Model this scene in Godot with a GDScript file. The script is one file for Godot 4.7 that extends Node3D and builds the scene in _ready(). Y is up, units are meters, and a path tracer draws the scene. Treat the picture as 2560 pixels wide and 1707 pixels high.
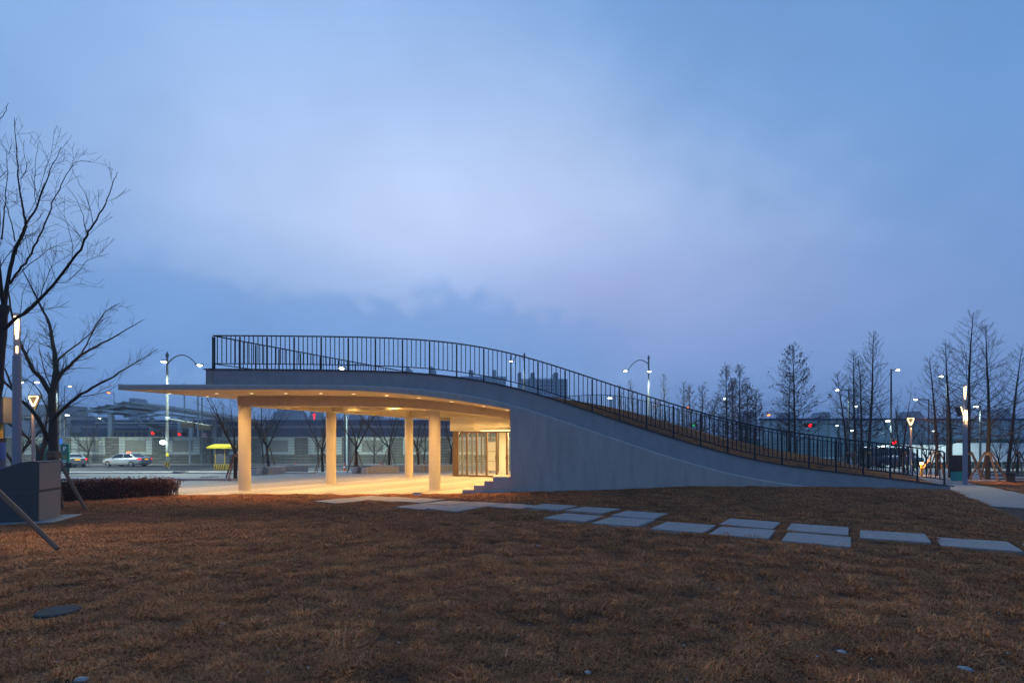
extends Node3D

const FOCAL := 1350.0      # lens: pixels of the 2560 px wide photograph per unit of slope
const EYE := 1.75          # camera height over the paving
const HORIZON := 1115.0
var rng := RandomNumberGenerator.new()
var lump := FastNoiseLite.new()
var M := {}
var used := {}

# heights of the pavilion's long front, every 0.8311 m
const STEP := 0.8311
var coping_y := [4.406, 4.406, 4.406, 4.405, 4.403, 4.4, 4.394, 4.387, 4.379, 4.368, 4.353, 4.331, 4.296, 4.242, 4.162, 4.048, 3.895, 3.7, 3.465, 3.202, 2.928, 2.653, 2.384, 2.123, 1.87, 1.633, 1.419, 1.237, 1.087, 0.962, 0.855, 0.756, 0.658, 0.557, 0.45, 0.338, 0.218]
var ledge_y := [3.885, 3.885, 3.885, 3.885, 3.884, 3.883, 3.881, 3.879, 3.877, 3.873, 3.863, 3.842, 3.804, 3.747, 3.666, 3.556, 3.407, 3.213, 2.975, 2.706, 2.422, 2.138, 1.859, 1.586, 1.324, 1.08, 0.863, 0.681, 0.532, 0.414, 0.318, 0.237, 0.164, 0.092, 0.02, -0.054, -0.132]
var soffit_y := [3.696, 3.696, 3.696, 3.696, 3.696, 3.696, 3.697, 3.698, 3.697, 3.692, 3.678, 3.648, 3.596, 3.522, 3.426, 3.312, 3.18, 3.033, 2.871]


# ---------- shapes ----------
class Shape:
	var v := PackedVector3Array()
	var n := PackedVector3Array()
	var c := PackedColorArray()
	var i := PackedInt32Array()
	var tint := Color.WHITE
	var tinted := false

	func face(a: int, b: int, d: int) -> void:
		if (v[b] - v[a]).cross(v[d] - v[a]).dot(n[a] + n[b] + n[d]) > 0.0:
			i.append(a); i.append(d); i.append(b)
		else:
			i.append(a); i.append(b); i.append(d)

	func put(p: Vector3, q: Vector3) -> int:
		v.append(p); n.append(q)
		if tinted:
			c.append(tint)
		return v.size() - 1

	func tri(a: Vector3, b: Vector3, d: Vector3) -> void:
		var q := (b - a).cross(d - a).normalized()
		face(put(a, q), put(b, q), put(d, q))

	# corners run anticlockwise seen from outside
	func quad(a: Vector3, b: Vector3, d: Vector3, e: Vector3) -> void:
		var q := (d - a).cross(e - b).normalized()
		var k := put(a, q)
		put(b, q); put(d, q); put(e, q)
		face(k, k + 1, k + 2)
		face(k, k + 2, k + 3)

	func box(t: Transform3D, s: Vector3, cut := 0.0) -> void:
		var h := s / 2.0
		var ax := [Vector3.RIGHT, Vector3.UP, Vector3.BACK]
		if cut <= 0.0:
			for k in 3:
				for g: float in [-1.0, 1.0]:
					var w: Vector3 = ax[k] * h[k] * g
					var p: Vector3 = ax[(k + 1) % 3] * h[(k + 1) % 3] * g
					var r: Vector3 = ax[(k + 2) % 3] * h[(k + 2) % 3]
					quad(t * (w - p - r), t * (w + p - r), t * (w + p + r), t * (w - p + r))
			return
		var inner := h - Vector3.ONE * cut
		for k in 3:
			for g: float in [-1.0, 1.0]:
				var w: Vector3 = ax[k] * h[k] * g
				var p: Vector3 = ax[(k + 1) % 3] * inner[(k + 1) % 3] * g
				var r: Vector3 = ax[(k + 2) % 3] * inner[(k + 2) % 3]
				quad(t * (w - p - r), t * (w + p - r), t * (w + p + r), t * (w - p + r))
		for k in 3:
			var ka := (k + 1) % 3
			var kb := (k + 2) % 3
			for ga: float in [-1.0, 1.0]:
				for gb: float in [-1.0, 1.0]:
					var l: Vector3 = ax[k] * inner[k] * ga * gb
					var a1: Vector3 = ax[ka] * h[ka] * ga + ax[kb] * inner[kb] * gb
					var a2: Vector3 = ax[ka] * inner[ka] * ga + ax[kb] * h[kb] * gb
					quad(t * (a1 - l), t * (a2 - l), t * (a2 + l), t * (a1 + l))
		for gx: float in [-1.0, 1.0]:
			for gy: float in [-1.0, 1.0]:
				for gz: float in [-1.0, 1.0]:
					var g := Vector3(gx, gy, gz)
					var a := t * (Vector3(h.x, inner.y, inner.z) * g)
					var b := t * (Vector3(inner.x, h.y, inner.z) * g)
					var d := t * (Vector3(inner.x, inner.y, h.z) * g)
					if gx * gy * gz > 0.0:
						tri(a, b, d)
					else:
						tri(a, d, b)

	func at(p: Vector3, s: Vector3, cut := 0.0) -> void:
		box(Transform3D(Basis.IDENTITY, p), s, cut)

	func bar(a: Vector3, b: Vector3, w: float, h: float, up := Vector3.UP, cut := 0.0) -> void:
		var z := (b - a).normalized()
		var x := up.cross(z)
		if x.length() < 0.01:
			x = Vector3.RIGHT.cross(z)
		x = x.normalized()
		box(Transform3D(Basis(x, z.cross(x), z), (a + b) / 2.0), Vector3(w, h, a.distance_to(b)), cut)

	func tube(p: PackedVector3Array, r: PackedFloat32Array, sides := 6, closed := true) -> void:
		var m := p.size()
		var whole := p[m - 1] - p[0]
		var ref := Vector3.RIGHT if absf(whole.normalized().x) < 0.6 else Vector3.BACK
		var first := v.size()
		for j in m:
			var t := (p[mini(j + 1, m - 1)] - p[maxi(j - 1, 0)]).normalized()
			var x := (ref - t * ref.dot(t)).normalized()
			var y := t.cross(x)
			for k in sides:
				var a := TAU * k / sides
				var q := x * cos(a) + y * sin(a)
				put(p[j] + q * r[j], q)
		for j in m - 1:
			for k in sides:
				var a := first + j * sides + k
				var b := first + j * sides + (k + 1) % sides
				face(a, b, b + sides)
				face(a, b + sides, a + sides)
		if closed:
			for e in 2:
				var j := 0 if e == 0 else m - 1
				var t := (p[1] - p[0]).normalized() * -1.0 if e == 0 else (p[m - 1] - p[m - 2]).normalized()
				var mid := put(p[j], t)
				var rim := v.size()
				for k in sides:
					put(v[first + j * sides + k], t)
				for k in sides:
					face(mid, rim + k, rim + (k + 1) % sides)

	func rod(a: Vector3, b: Vector3, ra: float, rb := -1.0, sides := 8) -> void:
		tube(PackedVector3Array([a, b]), PackedFloat32Array([ra, ra if rb < 0.0 else rb]), sides)

	# profile: (radius, height) from bottom to top
	func lathe(t: Transform3D, profile: Array, sides := 16) -> void:
		for j in profile.size() - 1:
			var a: Vector2 = profile[j]
			var b: Vector2 = profile[j + 1]
			var q := Vector2(b.y - a.y, a.x - b.x).normalized()
			var first := v.size()
			for k in sides + 1:
				var u := TAU * k / sides
				var d := Vector3(cos(u), 0, sin(u))
				var nn := (t.basis * (d * q.x + Vector3.UP * q.y)).normalized()
				put(t * (d * a.x + Vector3.UP * a.y), nn)
				put(t * (d * b.x + Vector3.UP * b.y), nn)
			for k in sides:
				var e := first + k * 2
				if a.x > 0.0:
					face(e, e + 1, e + 2)
				if b.x > 0.0:
					face(e + 1, e + 3, e + 2)

	# polygon in the local xy plane, thick along local z
	func prism(poly: PackedVector2Array, t: Transform3D, thick: float) -> void:
		var cut := Geometry2D.triangulate_polygon(poly)
		for g: float in [-0.5, 0.5]:
			var z := t.basis.z.normalized() * signf(g)
			var first := v.size()
			for p in poly:
				put(t * Vector3(p.x, p.y, thick * g), z)
			for k in range(0, cut.size(), 3):
				face(first + cut[k], first + cut[k + 1], first + cut[k + 2])
		var turn := 1.0 if not Geometry2D.is_polygon_clockwise(poly) else -1.0
		for k in poly.size():
			var a := poly[k]
			var b := poly[(k + 1) % poly.size()]
			var q := (t.basis * (Vector3(b.y - a.y, a.x - b.x, 0) * turn)).normalized()
			var e := put(t * Vector3(a.x, a.y, -thick / 2), q)
			put(t * Vector3(b.x, b.y, -thick / 2), q)
			put(t * Vector3(b.x, b.y, thick / 2), q)
			put(t * Vector3(a.x, a.y, thick / 2), q)
			face(e, e + 1, e + 2)
			face(e, e + 2, e + 3)

	# closed rings of equal length, joined and smoothed
	func loft(rings: Array, caps := true) -> void:
		var first := v.size()
		var m: int = rings[0].size()
		var mids: Array[Vector3] = []
		for ring: PackedVector3Array in rings:
			var mid := Vector3.ZERO
			for p in ring:
				mid += p / m
			mids.append(mid)
			for p in ring:
				put(p, (p - mid).normalized())
		var sum := PackedVector3Array()
		sum.resize(v.size() - first)
		for j in rings.size() - 1:
			for k in m:
				var a := first + j * m + k
				var b := first + j * m + (k + 1) % m
				for f: Array in [[a, b, b + m], [a, b + m, a + m]]:
					var q := (v[f[1]] - v[f[0]]).cross(v[f[2]] - v[f[0]])
					if q.dot(n[f[0]] + n[f[1]] + n[f[2]]) < 0.0:
						q = -q
					for w: int in f:
						sum[w - first] += q
					face(f[0], f[1], f[2])
		for k in sum.size():
			n[first + k] = sum[k].normalized()
		if caps:
			for e in 2:
				var j := 0 if e == 0 else rings.size() - 1
				var q := (mids[j] - mids[1 if e == 0 else j - 1]).normalized()
				var mid := put(mids[j], q)
				var rim := v.size()
				for k in m:
					put(rings[j][k], q)
				for k in m:
					face(mid, rim + k, rim + (k + 1) % m)

	func mesh() -> ArrayMesh:
		var arrays := []
		arrays.resize(Mesh.ARRAY_MAX)
		arrays[Mesh.ARRAY_VERTEX] = v
		arrays[Mesh.ARRAY_NORMAL] = n
		arrays[Mesh.ARRAY_INDEX] = i
		if tinted:
			arrays[Mesh.ARRAY_COLOR] = c
		var out := ArrayMesh.new()
		out.add_surface_from_arrays(Mesh.PRIMITIVE_TRIANGLES, arrays)
		return out


# ---------- nodes ----------
func numbered(called: String) -> String:
	var k: int = used.get(called, 0)
	used[called] = k + 1
	return called if k == 0 else "%s_%03d" % [called, k]


func tag(o: Node3D, label: String, category: String, group := "") -> Node3D:
	o.set_meta("label", label)
	o.set_meta("category", category)
	if group:
		o.set_meta("group", group)
	return o


func obj(called: String, what, m: Material, parent: Node = self, place := Transform3D.IDENTITY) -> MeshInstance3D:
	var o := MeshInstance3D.new()
	o.name = numbered(called) if parent == self else called
	o.mesh = what.mesh() if what is Shape else what
	o.material_override = m
	o.transform = place
	parent.add_child(o, true)
	return o


func struct(called: String, what, m: Material) -> MeshInstance3D:
	var o := obj(called, what, m)
	o.set_meta("kind", "structure")
	return o


func thing(called: String, label: String, category: String, where := Vector3.ZERO, turn := 0.0, group := "") -> Node3D:
	var o := Node3D.new()
	o.name = numbered(called)
	o.position = where
	o.rotation.y = turn
	add_child(o)
	tag(o, label, category, group)
	return o


func dup(src: Node3D, label: String, where: Vector3, turn := 0.0) -> Node3D:
	var o: Node3D = src.duplicate()
	o.name = numbered(String(src.name).rstrip("0123456789").trim_suffix("_"))
	add_child(o)
	o.position = where
	o.rotation.y = turn
	o.set_meta("label", label)
	return o


func pt(px: float, py: float, d: float) -> Vector3:      # the point d metres out that the photograph shows at (px, py)
	return Vector3((px - 1280.0) / FOCAL * d, EYE + (HORIZON - py) / FOCAL * d, -d)


func on(px: float, h: float, d: float) -> Vector3:       # a point of known height
	return Vector3((px - 1280.0) / FOCAL * d, h, -d)


func table(a: Array, x0: float, x: float) -> float:
	var f := clampf((x - x0) / STEP, 0.0, a.size() - 1.001)
	var k := int(f)
	return cubic_interpolate(a[k], a[k + 1], a[maxi(k - 1, 0)], a[mini(k + 2, a.size() - 1)], f - k)


func coping(x: float) -> float:
	return table(coping_y, -13.8518, x)


func ledge(x: float) -> float:
	return table(ledge_y, -14.2674, x)


func soffit(x: float) -> float:
	return table(soffit_y, -14.2674, x)


func smooth(a: float, b: float, x: float) -> float:
	var t := clampf((x - a) / (b - a), 0.0, 1.0)
	return t * t * (3.0 - 2.0 * t)


func lawn_y(x: float, d: float) -> float:                # the lawn swells gently along the ramp
	var y := 0.035 + 0.3 * exp(-pow((x - 8.5) / 7.5, 2.0) - pow((d - 19.0) / 5.5, 2.0))
	y += 0.06 * smooth(8.0, 20.0, x)
	y += 0.03 * lump.get_noise_2d(x * 70.0, d * 70.0) + 0.03 * lump.get_noise_2d(x * 14.0 + 90.0, d * 14.0)
	return maxf(y, 0.02)


# ---------- materials ----------
func lin(r: float, g: float, b: float, a := 1.0) -> Color:
	var c := Color(r, g, b).linear_to_srgb()
	c.a = a
	return c


func mat(key: String, c: Color, rough := 0.8, metal := 0.0) -> StandardMaterial3D:
	var m := StandardMaterial3D.new()
	m.resource_name = key
	m.albedo_color = c
	m.roughness = rough
	m.metallic = metal
	M[key] = m
	return m


func glow(key: String, c: Color, power: float) -> StandardMaterial3D:
	var m := mat(key, c, 0.5)
	m.emission_enabled = true
	m.emission = c
	m.emission_energy_multiplier = power
	return m


func speckle(fine: float, lo: float, hi: float, seed_ := 1, oct := 5, size := 512, mid := 0.5, normal := false) -> NoiseTexture2D:
	var f := FastNoiseLite.new()
	f.noise_type = FastNoiseLite.TYPE_SIMPLEX_SMOOTH
	f.seed = seed_
	f.frequency = fine
	f.fractal_octaves = oct
	var t := NoiseTexture2D.new()
	t.width = size
	t.height = size
	t.seamless = true
	t.noise = f
	if normal:
		t.as_normal_map = true
		t.bump_strength = lo
	else:
		var g := Gradient.new()
		g.offsets = PackedFloat32Array([0.0, mid, 1.0])
		g.colors = PackedColorArray([Color(lo, lo, lo), Color((lo + hi) / 2, (lo + hi) / 2, (lo + hi) / 2), Color(hi, hi, hi)])
		t.color_ramp = g
	return t


func grain(m: StandardMaterial3D, t: Texture2D, scale: Vector3, bump: Texture2D = null, depth := 1.0) -> void:
	m.albedo_texture = t
	m.uv1_triplanar = true
	m.uv1_world_triplanar = true
	m.uv1_scale = scale
	if bump:
		m.normal_enabled = true
		m.normal_texture = bump
		m.normal_scale = depth


func materials() -> void:
	var cloud := speckle(0.012, 0.9, 1.0, 3)
	var rough := speckle(0.05, 0.62, 1.0, 5)
	var fine := speckle(0.16, 0.55, 1.0, 8, 3)
	var bumps := speckle(0.06, 3.0, 0.0, 9, 5, 512, 0.5, true)
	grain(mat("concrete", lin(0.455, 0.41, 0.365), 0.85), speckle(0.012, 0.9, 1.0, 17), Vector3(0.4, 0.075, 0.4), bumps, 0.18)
	grain(mat("upper_concrete", lin(0.345, 0.34, 0.34), 0.8), cloud, Vector3(0.3, 0.16, 0.3), bumps, 0.15)
	grain(mat("column_concrete", lin(0.48, 0.42, 0.35), 0.8), speckle(0.02, 0.93, 1.0, 12), Vector3(0.15, 2.4, 0.15), bumps, 0.2)
	mat("coping", lin(0.05, 0.055, 0.06), 0.5, 0.4)
	mat("rail_paint", lin(0.012, 0.018, 0.026), 0.45, 0.3)
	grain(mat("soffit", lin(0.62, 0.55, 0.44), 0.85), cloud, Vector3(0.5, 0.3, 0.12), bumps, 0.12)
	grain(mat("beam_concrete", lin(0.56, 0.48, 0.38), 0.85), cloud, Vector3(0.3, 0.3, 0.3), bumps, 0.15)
	grain(mat("paving", lin(0.4, 0.37, 0.345), 0.75), rough, Vector3(0.5, 0.5, 0.5), bumps, 0.2)
	grain(mat("paving_dark", lin(0.33, 0.305, 0.29), 0.75), rough, Vector3(0.7, 0.5, 0.7), bumps, 0.2)
	grain(mat("paving_light", lin(0.47, 0.435, 0.405), 0.75), rough, Vector3(0.4, 0.5, 0.4), bumps, 0.2)
	mat("teal_dull", lin(0.01, 0.1, 0.13), 0.6)
	mat("ochre_dull", lin(0.16, 0.14, 0.05), 0.6)
	grain(mat("slab", lin(0.35, 0.32, 0.305), 0.85), speckle(0.02, 0.72, 1.0, 19, 6), Vector3(0.35, 0.5, 1.6), bumps, 0.5)
	grain(mat("path", lin(0.33, 0.31, 0.3), 0.8), rough, Vector3(0.6, 0.6, 0.6), bumps, 0.3)
	grain(mat("asphalt", lin(0.06, 0.06, 0.062), 0.85), fine, Vector3(0.4, 0.4, 0.4))
	grain(mat("earth", lin(0.09, 0.07, 0.055), 0.95), rough, Vector3(0.3, 0.3, 0.3))
	grain(mat("soil", lin(0.17, 0.08, 0.038), 0.97), speckle(0.03, 0.25, 1.0, 21, 6, 1024, 0.5), Vector3(0.45, 0.45, 0.45), speckle(0.08, 8.0, 0.0, 22, 5, 1024, 0.5, true), 1.0)
	mat("line_paint", lin(0.6, 0.6, 0.58), 0.6)
	var g := mat("straw", lin(1, 1, 1), 0.9)
	g.vertex_color_use_as_albedo = true
	g.backlight_enabled = true
	g.backlight = Color(0.3, 0.3, 0.3)
	var lf := mat("leaf", lin(1, 1, 1), 0.8)
	lf.vertex_color_use_as_albedo = true
	lf.backlight_enabled = true
	lf.backlight = Color(0.25, 0.25, 0.25)
	grain(mat("bark", lin(0.075, 0.05, 0.04), 0.95), rough, Vector3(3, 0.8, 3))
	grain(mat("dark_bark", lin(0.04, 0.03, 0.026), 0.95), rough, Vector3(3, 0.8, 3))
	mat("twig", lin(0.035, 0.024, 0.022), 0.9)
	grain(mat("stake", lin(0.28, 0.15, 0.085), 0.85), rough, Vector3(4, 0.7, 4))
	mat("jute", lin(0.26, 0.17, 0.09), 0.95)
	grain(mat("granite", lin(0.12, 0.125, 0.14), 0.55), speckle(0.3, 0.3, 1.0, 31, 2), Vector3(1.6, 1.6, 1.6))
	grain(mat("granite_cut", lin(0.42, 0.4, 0.38), 0.6), speckle(0.3, 0.5, 1.0, 32, 2), Vector3(1.6, 1.6, 1.6))
	mat("stone_light", lin(0.5, 0.52, 0.44), 0.6)
	mat("stone_pale", lin(0.44, 0.47, 0.41), 0.6)
	grain(mat("stone_rough", lin(0.3, 0.285, 0.23), 0.95), rough, Vector3(0.6, 0.9, 0.6), speckle(0.03, 8.0, 0.0, 41, 5, 512, 0.5, true), 1.0)
	grain(mat("stone_rough_dark", lin(0.25, 0.24, 0.2), 0.95), rough, Vector3(0.7, 0.8, 0.7), speckle(0.03, 8.0, 0.0, 41, 5, 512, 0.5, true), 1.0)
	grain(mat("stone_relief", lin(0.42, 0.4, 0.31), 0.9), rough, Vector3(0.4, 0.4, 0.4), speckle(0.012, 12.0, 0.0, 43, 4, 512, 0.5, true), 1.2)
	grain(mat("planter", lin(0.55, 0.5, 0.47), 0.85), rough, Vector3(0.5, 0.4, 0.5), bumps, 0.4)
	mat("pole", lin(0.12, 0.13, 0.135), 0.55, 0.2)
	mat("grey_pole", lin(0.26, 0.25, 0.29), 0.5, 0.2)
	mat("green_pole", lin(0.16, 0.2, 0.18), 0.6)
	mat("dark_pole", lin(0.03, 0.04, 0.05), 0.5)
	mat("black", lin(0.008, 0.008, 0.01), 0.6)
	mat("rubber", lin(0.015, 0.015, 0.016), 0.9)
	mat("white", lin(0.75, 0.75, 0.74), 0.5)
	mat("silver", lin(0.5, 0.51, 0.53), 0.25, 0.55).clearcoat_enabled = true
	mat("navy_paint", lin(0.012, 0.022, 0.07), 0.3, 0.2).clearcoat_enabled = true
	mat("tinted_glass", lin(0.012, 0.016, 0.022), 0.06)
	mat("chrome", lin(0.6, 0.6, 0.6), 0.2, 0.9)
	mat("yellow", lin(0.6, 0.48, 0.02), 0.5)
	mat("ochre", lin(0.36, 0.24, 0.03), 0.6)
	mat("sign_green", lin(0.008, 0.13, 0.1), 0.45)
	mat("teal", lin(0.004, 0.16, 0.19), 0.5)
	mat("blue", lin(0.01, 0.06, 0.28), 0.5)
	mat("navy", lin(0.02, 0.05, 0.12), 0.4)
	mat("red", lin(0.5, 0.02, 0.02), 0.5)
	mat("orange", lin(0.6, 0.1, 0.03), 0.6)
	mat("steel", lin(0.4, 0.45, 0.45), 0.5, 0.3)
	mat("roof_metal", lin(0.17, 0.2, 0.23), 0.5, 0.3)
	mat("roof_dark", lin(0.06, 0.07, 0.09), 0.8)
	mat("arm_grey", lin(0.1, 0.115, 0.11), 0.7)
	mat("grey_wall", lin(0.27, 0.29, 0.31), 0.8)
	mat("grey_wall_light", lin(0.38, 0.39, 0.41), 0.8)
	mat("dark_window", lin(0.02, 0.03, 0.045), 0.1)
	mat("tower", lin(0.3, 0.3, 0.32), 0.8)
	mat("tower_dark", lin(0.17, 0.18, 0.21), 0.8)
	mat("barrier_blue", lin(0.025, 0.06, 0.13), 0.35)
	mat("barrier_teal", lin(0.02, 0.16, 0.16), 0.5)
	mat("shrub_green", lin(0.03, 0.07, 0.035), 0.9)
	mat("wall_white", lin(0.62, 0.66, 0.68), 0.7)
	mat("bronze", lin(0.17, 0.105, 0.05), 0.4, 0.55)
	mat("plaster", lin(0.6, 0.56, 0.48), 0.85)
	mat("blind", lin(0.55, 0.52, 0.46), 0.9)
	grain(mat("iron_lid", lin(0.11, 0.12, 0.13), 0.8), fine, Vector3(3, 3, 3))
	M.iron_lid.metallic_specular = 0.1
	M.iron_lid.roughness = 1.0
	mat("pebble", lin(0.28, 0.28, 0.29), 0.85)
	var gl := mat("pane", Color(0.75, 0.85, 0.85, 0.08), 0.03)
	gl.transparency = BaseMaterial3D.TRANSPARENCY_ALPHA
	gl = mat("barrier_glass", lin(0.3, 0.46, 0.45, 0.5), 0.08)
	gl.transparency = BaseMaterial3D.TRANSPARENCY_ALPHA
	glow("downlight", Color(1.0, 0.9, 0.72), 9.0)
	glow("room_glow", Color(1.0, 0.9, 0.7), 3.2)
	glow("lamp_white", Color(0.93, 1.0, 0.97), 12.0)
	glow("lamp_warm", Color(1.0, 0.83, 0.58), 7.0)
	glow("ring_glow", Color(1.0, 0.85, 0.66), 3.0)
	mat("barrier_post", lin(0.3, 0.38, 0.36), 0.6)
	glow("lamp_amber", Color(1.0, 0.5, 0.16), 6.0)
	glow("signal_red", Color(1.0, 0.05, 0.03), 5.0)
	glow("signal_amber", Color(1.0, 0.42, 0.04), 1.6)
	glow("signal_green", Color(0.05, 1.0, 0.55), 3.0)
	glow("tail_red", Color(1.0, 0.08, 0.05), 3.0)
	glow("plate_glow", Color(1.0, 0.72, 0.1), 1.0)
	glow("cross_red", Color(1.0, 0.07, 0.1), 2.2)
	glow("taxi_lamp", Color(1.0, 0.42, 0.25), 3.0)


func omni(where: Vector3, c: Color, energy: float, size := 0.1, parent: Node = self) -> void:
	var l := OmniLight3D.new()
	l.name = "glow"
	l.light_color = c
	l.light_energy = energy
	l.light_size = size
	l.omni_range = 60.0
	l.omni_attenuation = 2.0
	l.shadow_enabled = true
	l.position = where
	parent.add_child(l, true)


func spot(where: Vector3, aim: Vector3, c: Color, energy: float, angle: float, size := 0.06, soft := 0.6) -> void:
	var l := SpotLight3D.new()
	l.name = "glow"
	l.light_color = c
	l.light_energy = energy
	l.light_size = size
	l.spot_range = 40.0
	l.spot_attenuation = 2.0
	l.spot_angle = angle
	l.spot_angle_attenuation = soft
	l.shadow_enabled = true
	add_child(l, true)
	l.look_at_from_position(where, where + aim, Vector3.RIGHT if absf(aim.normalized().y) > 0.9 else Vector3.UP)


# ---------- sky ----------
func sky_color(az: float, el: float, dir: Vector3, f: FastNoiseLite) -> Color:
	var side := 0.5 - 0.5 * sin(deg_to_rad(az))
	var upper := Vector3(96, 140, 198).lerp(Vector3(112, 161, 220), smooth(0.12, 0.85, side))
	var low := Vector3(117, 148, 198).lerp(Vector3(104, 145, 201), side)
	var c := low.lerp(upper, smooth(4.0, 34.0, el))
	c = c.lerp(Vector3(116, 162, 222), 0.6 * smooth(40.0, 80.0, el))
	var n1 := f.get_noise_3d(dir.x * 260.0, dir.y * 420.0, dir.z * 260.0)
	var n2 := f.get_noise_3d(dir.x * 75.0 + 31.0, dir.y * 120.0, dir.z * 75.0)
	var da := az + 10.0 + 5.0 * n2
	var de := el - 23.0
	var w := exp(-pow(da / (43.0 if da > 0.0 else 33.0), 2.0) - pow(de / (17.0 if de > 0.0 else 11.0), 2.0))
	c = c.lerp(Vector3(199, 217, 251), w)
	# a broad pale veil up on the left
	w = exp(-pow((az + 20.0) / 24.0, 2.0) - pow((el - 36.0) / 12.0, 2.0))
	c = c.lerp(Vector3(160, 195, 247), w * 0.38)
	# rosy tint low on the right of the bright patch
	w = exp(-pow((az - 14.0) / 20.0, 2.0) - pow((el - 14.0) / 7.0, 2.0))
	c = c.lerp(Vector3(160, 168, 218), w * 0.5)
	# a bank of cloud, lumpy along its upper edge
	var n3 := f.get_noise_3d(dir.x * 700.0, dir.y * 900.0, dir.z * 700.0)
	var edge := 15.4 + 2.6 * n1 + 3.4 * n2 + 1.8 * n3 - 0.05 * (az + 15.0)
	var k := smooth(edge + 1.3, edge - 1.8, el) * smooth(16.0, -2.0, az + 8.0 * n2) * smooth(-75.0, -45.0, az)
	c = c.lerp(Vector3(117, 158, 214), 0.64 * k * smooth(2.0, 9.0, el))
	# a darker mass up on the right
	var line := 33.0 - 0.42 * (az - 4.0) + 8.0 * n2 + 3.5 * n1
	k = smooth(line - 5.0, line + 9.0, el) * smooth(-3.0, 20.0, az + 8.0 * n2) * smooth(95.0, 60.0, az)
	c = c.lerp(Vector3(103, 152, 212), 0.48 * k)
	c *= 1.0 + 0.018 * n1 + 0.028 * n2
	var out := Color(c.x / 255.0, c.y / 255.0, c.z / 255.0).srgb_to_linear()
	return out * (1.06 + 0.85 * exp(-maxf(el, 0.0) / 9.0))      # the air near the horizon takes some of it away again


func make_sky() -> Image:
	var w := 1024
	var h := 512
	var f := FastNoiseLite.new()
	f.noise_type = FastNoiseLite.TYPE_SIMPLEX_SMOOTH
	f.seed = 4
	f.frequency = 0.03
	f.fractal_octaves = 4
	var im := Image.create(w, h, false, Image.FORMAT_RGBF)
	im.fill(Color(0.12, 0.2, 0.36))
	for y in h / 2 + 1:
		var el := 90.0 - (y + 0.5) / h * 180.0
		var ce := cos(deg_to_rad(el))
		var se := sin(deg_to_rad(el))
		for x in w:
			var az := (x + 0.5) / w * 360.0
			if az > 180.0:
				az -= 360.0
			var dir := Vector3(sin(deg_to_rad(az)) * ce, se, -cos(deg_to_rad(az)) * ce)
			im.set_pixel(x, y, sky_color(az, el, dir, f))
	return im


# ---------- the pavilion ----------
const TIP := Vector3(-13.62, 0, -18.65)
const SLAB_END := Vector3(0.3, 0, -43.7)       # rear edge of the roof slab runs TIP -> SLAB_END
const DECK_TIP := Vector3(-10.62, 0, -18.76)   # left corner of the deck
const DECK_REAR := Vector3(2.9, 0, -43.5)      # rear corner of the deck
const RAMP_FRONT := Vector3(15.25, 0, -18.76)
const RAMP_REAR := Vector3(19.8, 0, -27.0)


func deck_front(u: float) -> Vector3:          # u from 0 (left corner) over 0.35 (above the rear corner) to 1 (foot of the ramp)
	var x := lerpf(DECK_TIP.x, RAMP_FRONT.x, u)
	return Vector3(x, coping(x), DECK_TIP.z)


func deck_rear(u: float) -> Vector3:
	if u < 0.35:
		var p := DECK_TIP.lerp(DECK_REAR, u / 0.35)
		return Vector3(p.x, 4.405, p.z)
	var t := (u - 0.35) / 0.65
	var q := DECK_REAR.lerp(RAMP_REAR, t)
	var y := lerpf(4.405, 4.405, t)
	var f := t * 7.999
	var a := [4.405, 4.405, 4.25, 3.65, 2.83, 1.97, 1.24, 0.72, 0.36, 0.2]
	y = cubic_interpolate(a[int(f)], a[int(f) + 1], a[maxi(int(f) - 1, 0)], a[int(f) + 2], f - int(f))
	return Vector3(q.x, y, q.z)


func turf_at(u: float, w: float) -> Vector3:
	var p := deck_front(u).lerp(deck_rear(u), w)
	p.y += -0.07 + 0.35 * sin(PI * w) * smooth(0.3, 0.5, u) * (1.0 - smooth(0.85, 1.0, u))
	return p


func soffit_at(x: float, w: float) -> float:   # w from 0 at the front edge to 1 at the rear edge
	return lerpf(soffit(x), 3.69, w)


func beam_run(st: Shape, a: Vector3, b: Vector3, wide: float, bottom: Callable, top: Callable, n := 16) -> void:
	var side := (b - a).cross(Vector3.UP).normalized() * wide / 2.0
	for k in n:
		var p := a.lerp(b, float(k) / n)
		var q := a.lerp(b, float(k + 1) / n)
		var pb := Vector3(p.x, bottom.call(p), p.z)
		var qb := Vector3(q.x, bottom.call(q), q.z)
		var ptop := Vector3(p.x, top.call(p), p.z)
		var qtop := Vector3(q.x, top.call(q), q.z)
		for s: float in [1.0, -1.0]:
			var o := side * s
			if s > 0.0:
				st.quad(pb + o, qb + o, qtop + o, ptop + o)
			else:
				st.quad(qb + o, pb + o, ptop + o, qtop + o)
		st.quad(pb - side, qb - side, qb + side, pb + side)
		if k == 0:
			st.quad(pb - side, pb + side, ptop + side, ptop - side)
		if k == n - 1:
			st.quad(qb + side, qb - side, qtop - side, qtop + side)


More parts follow.
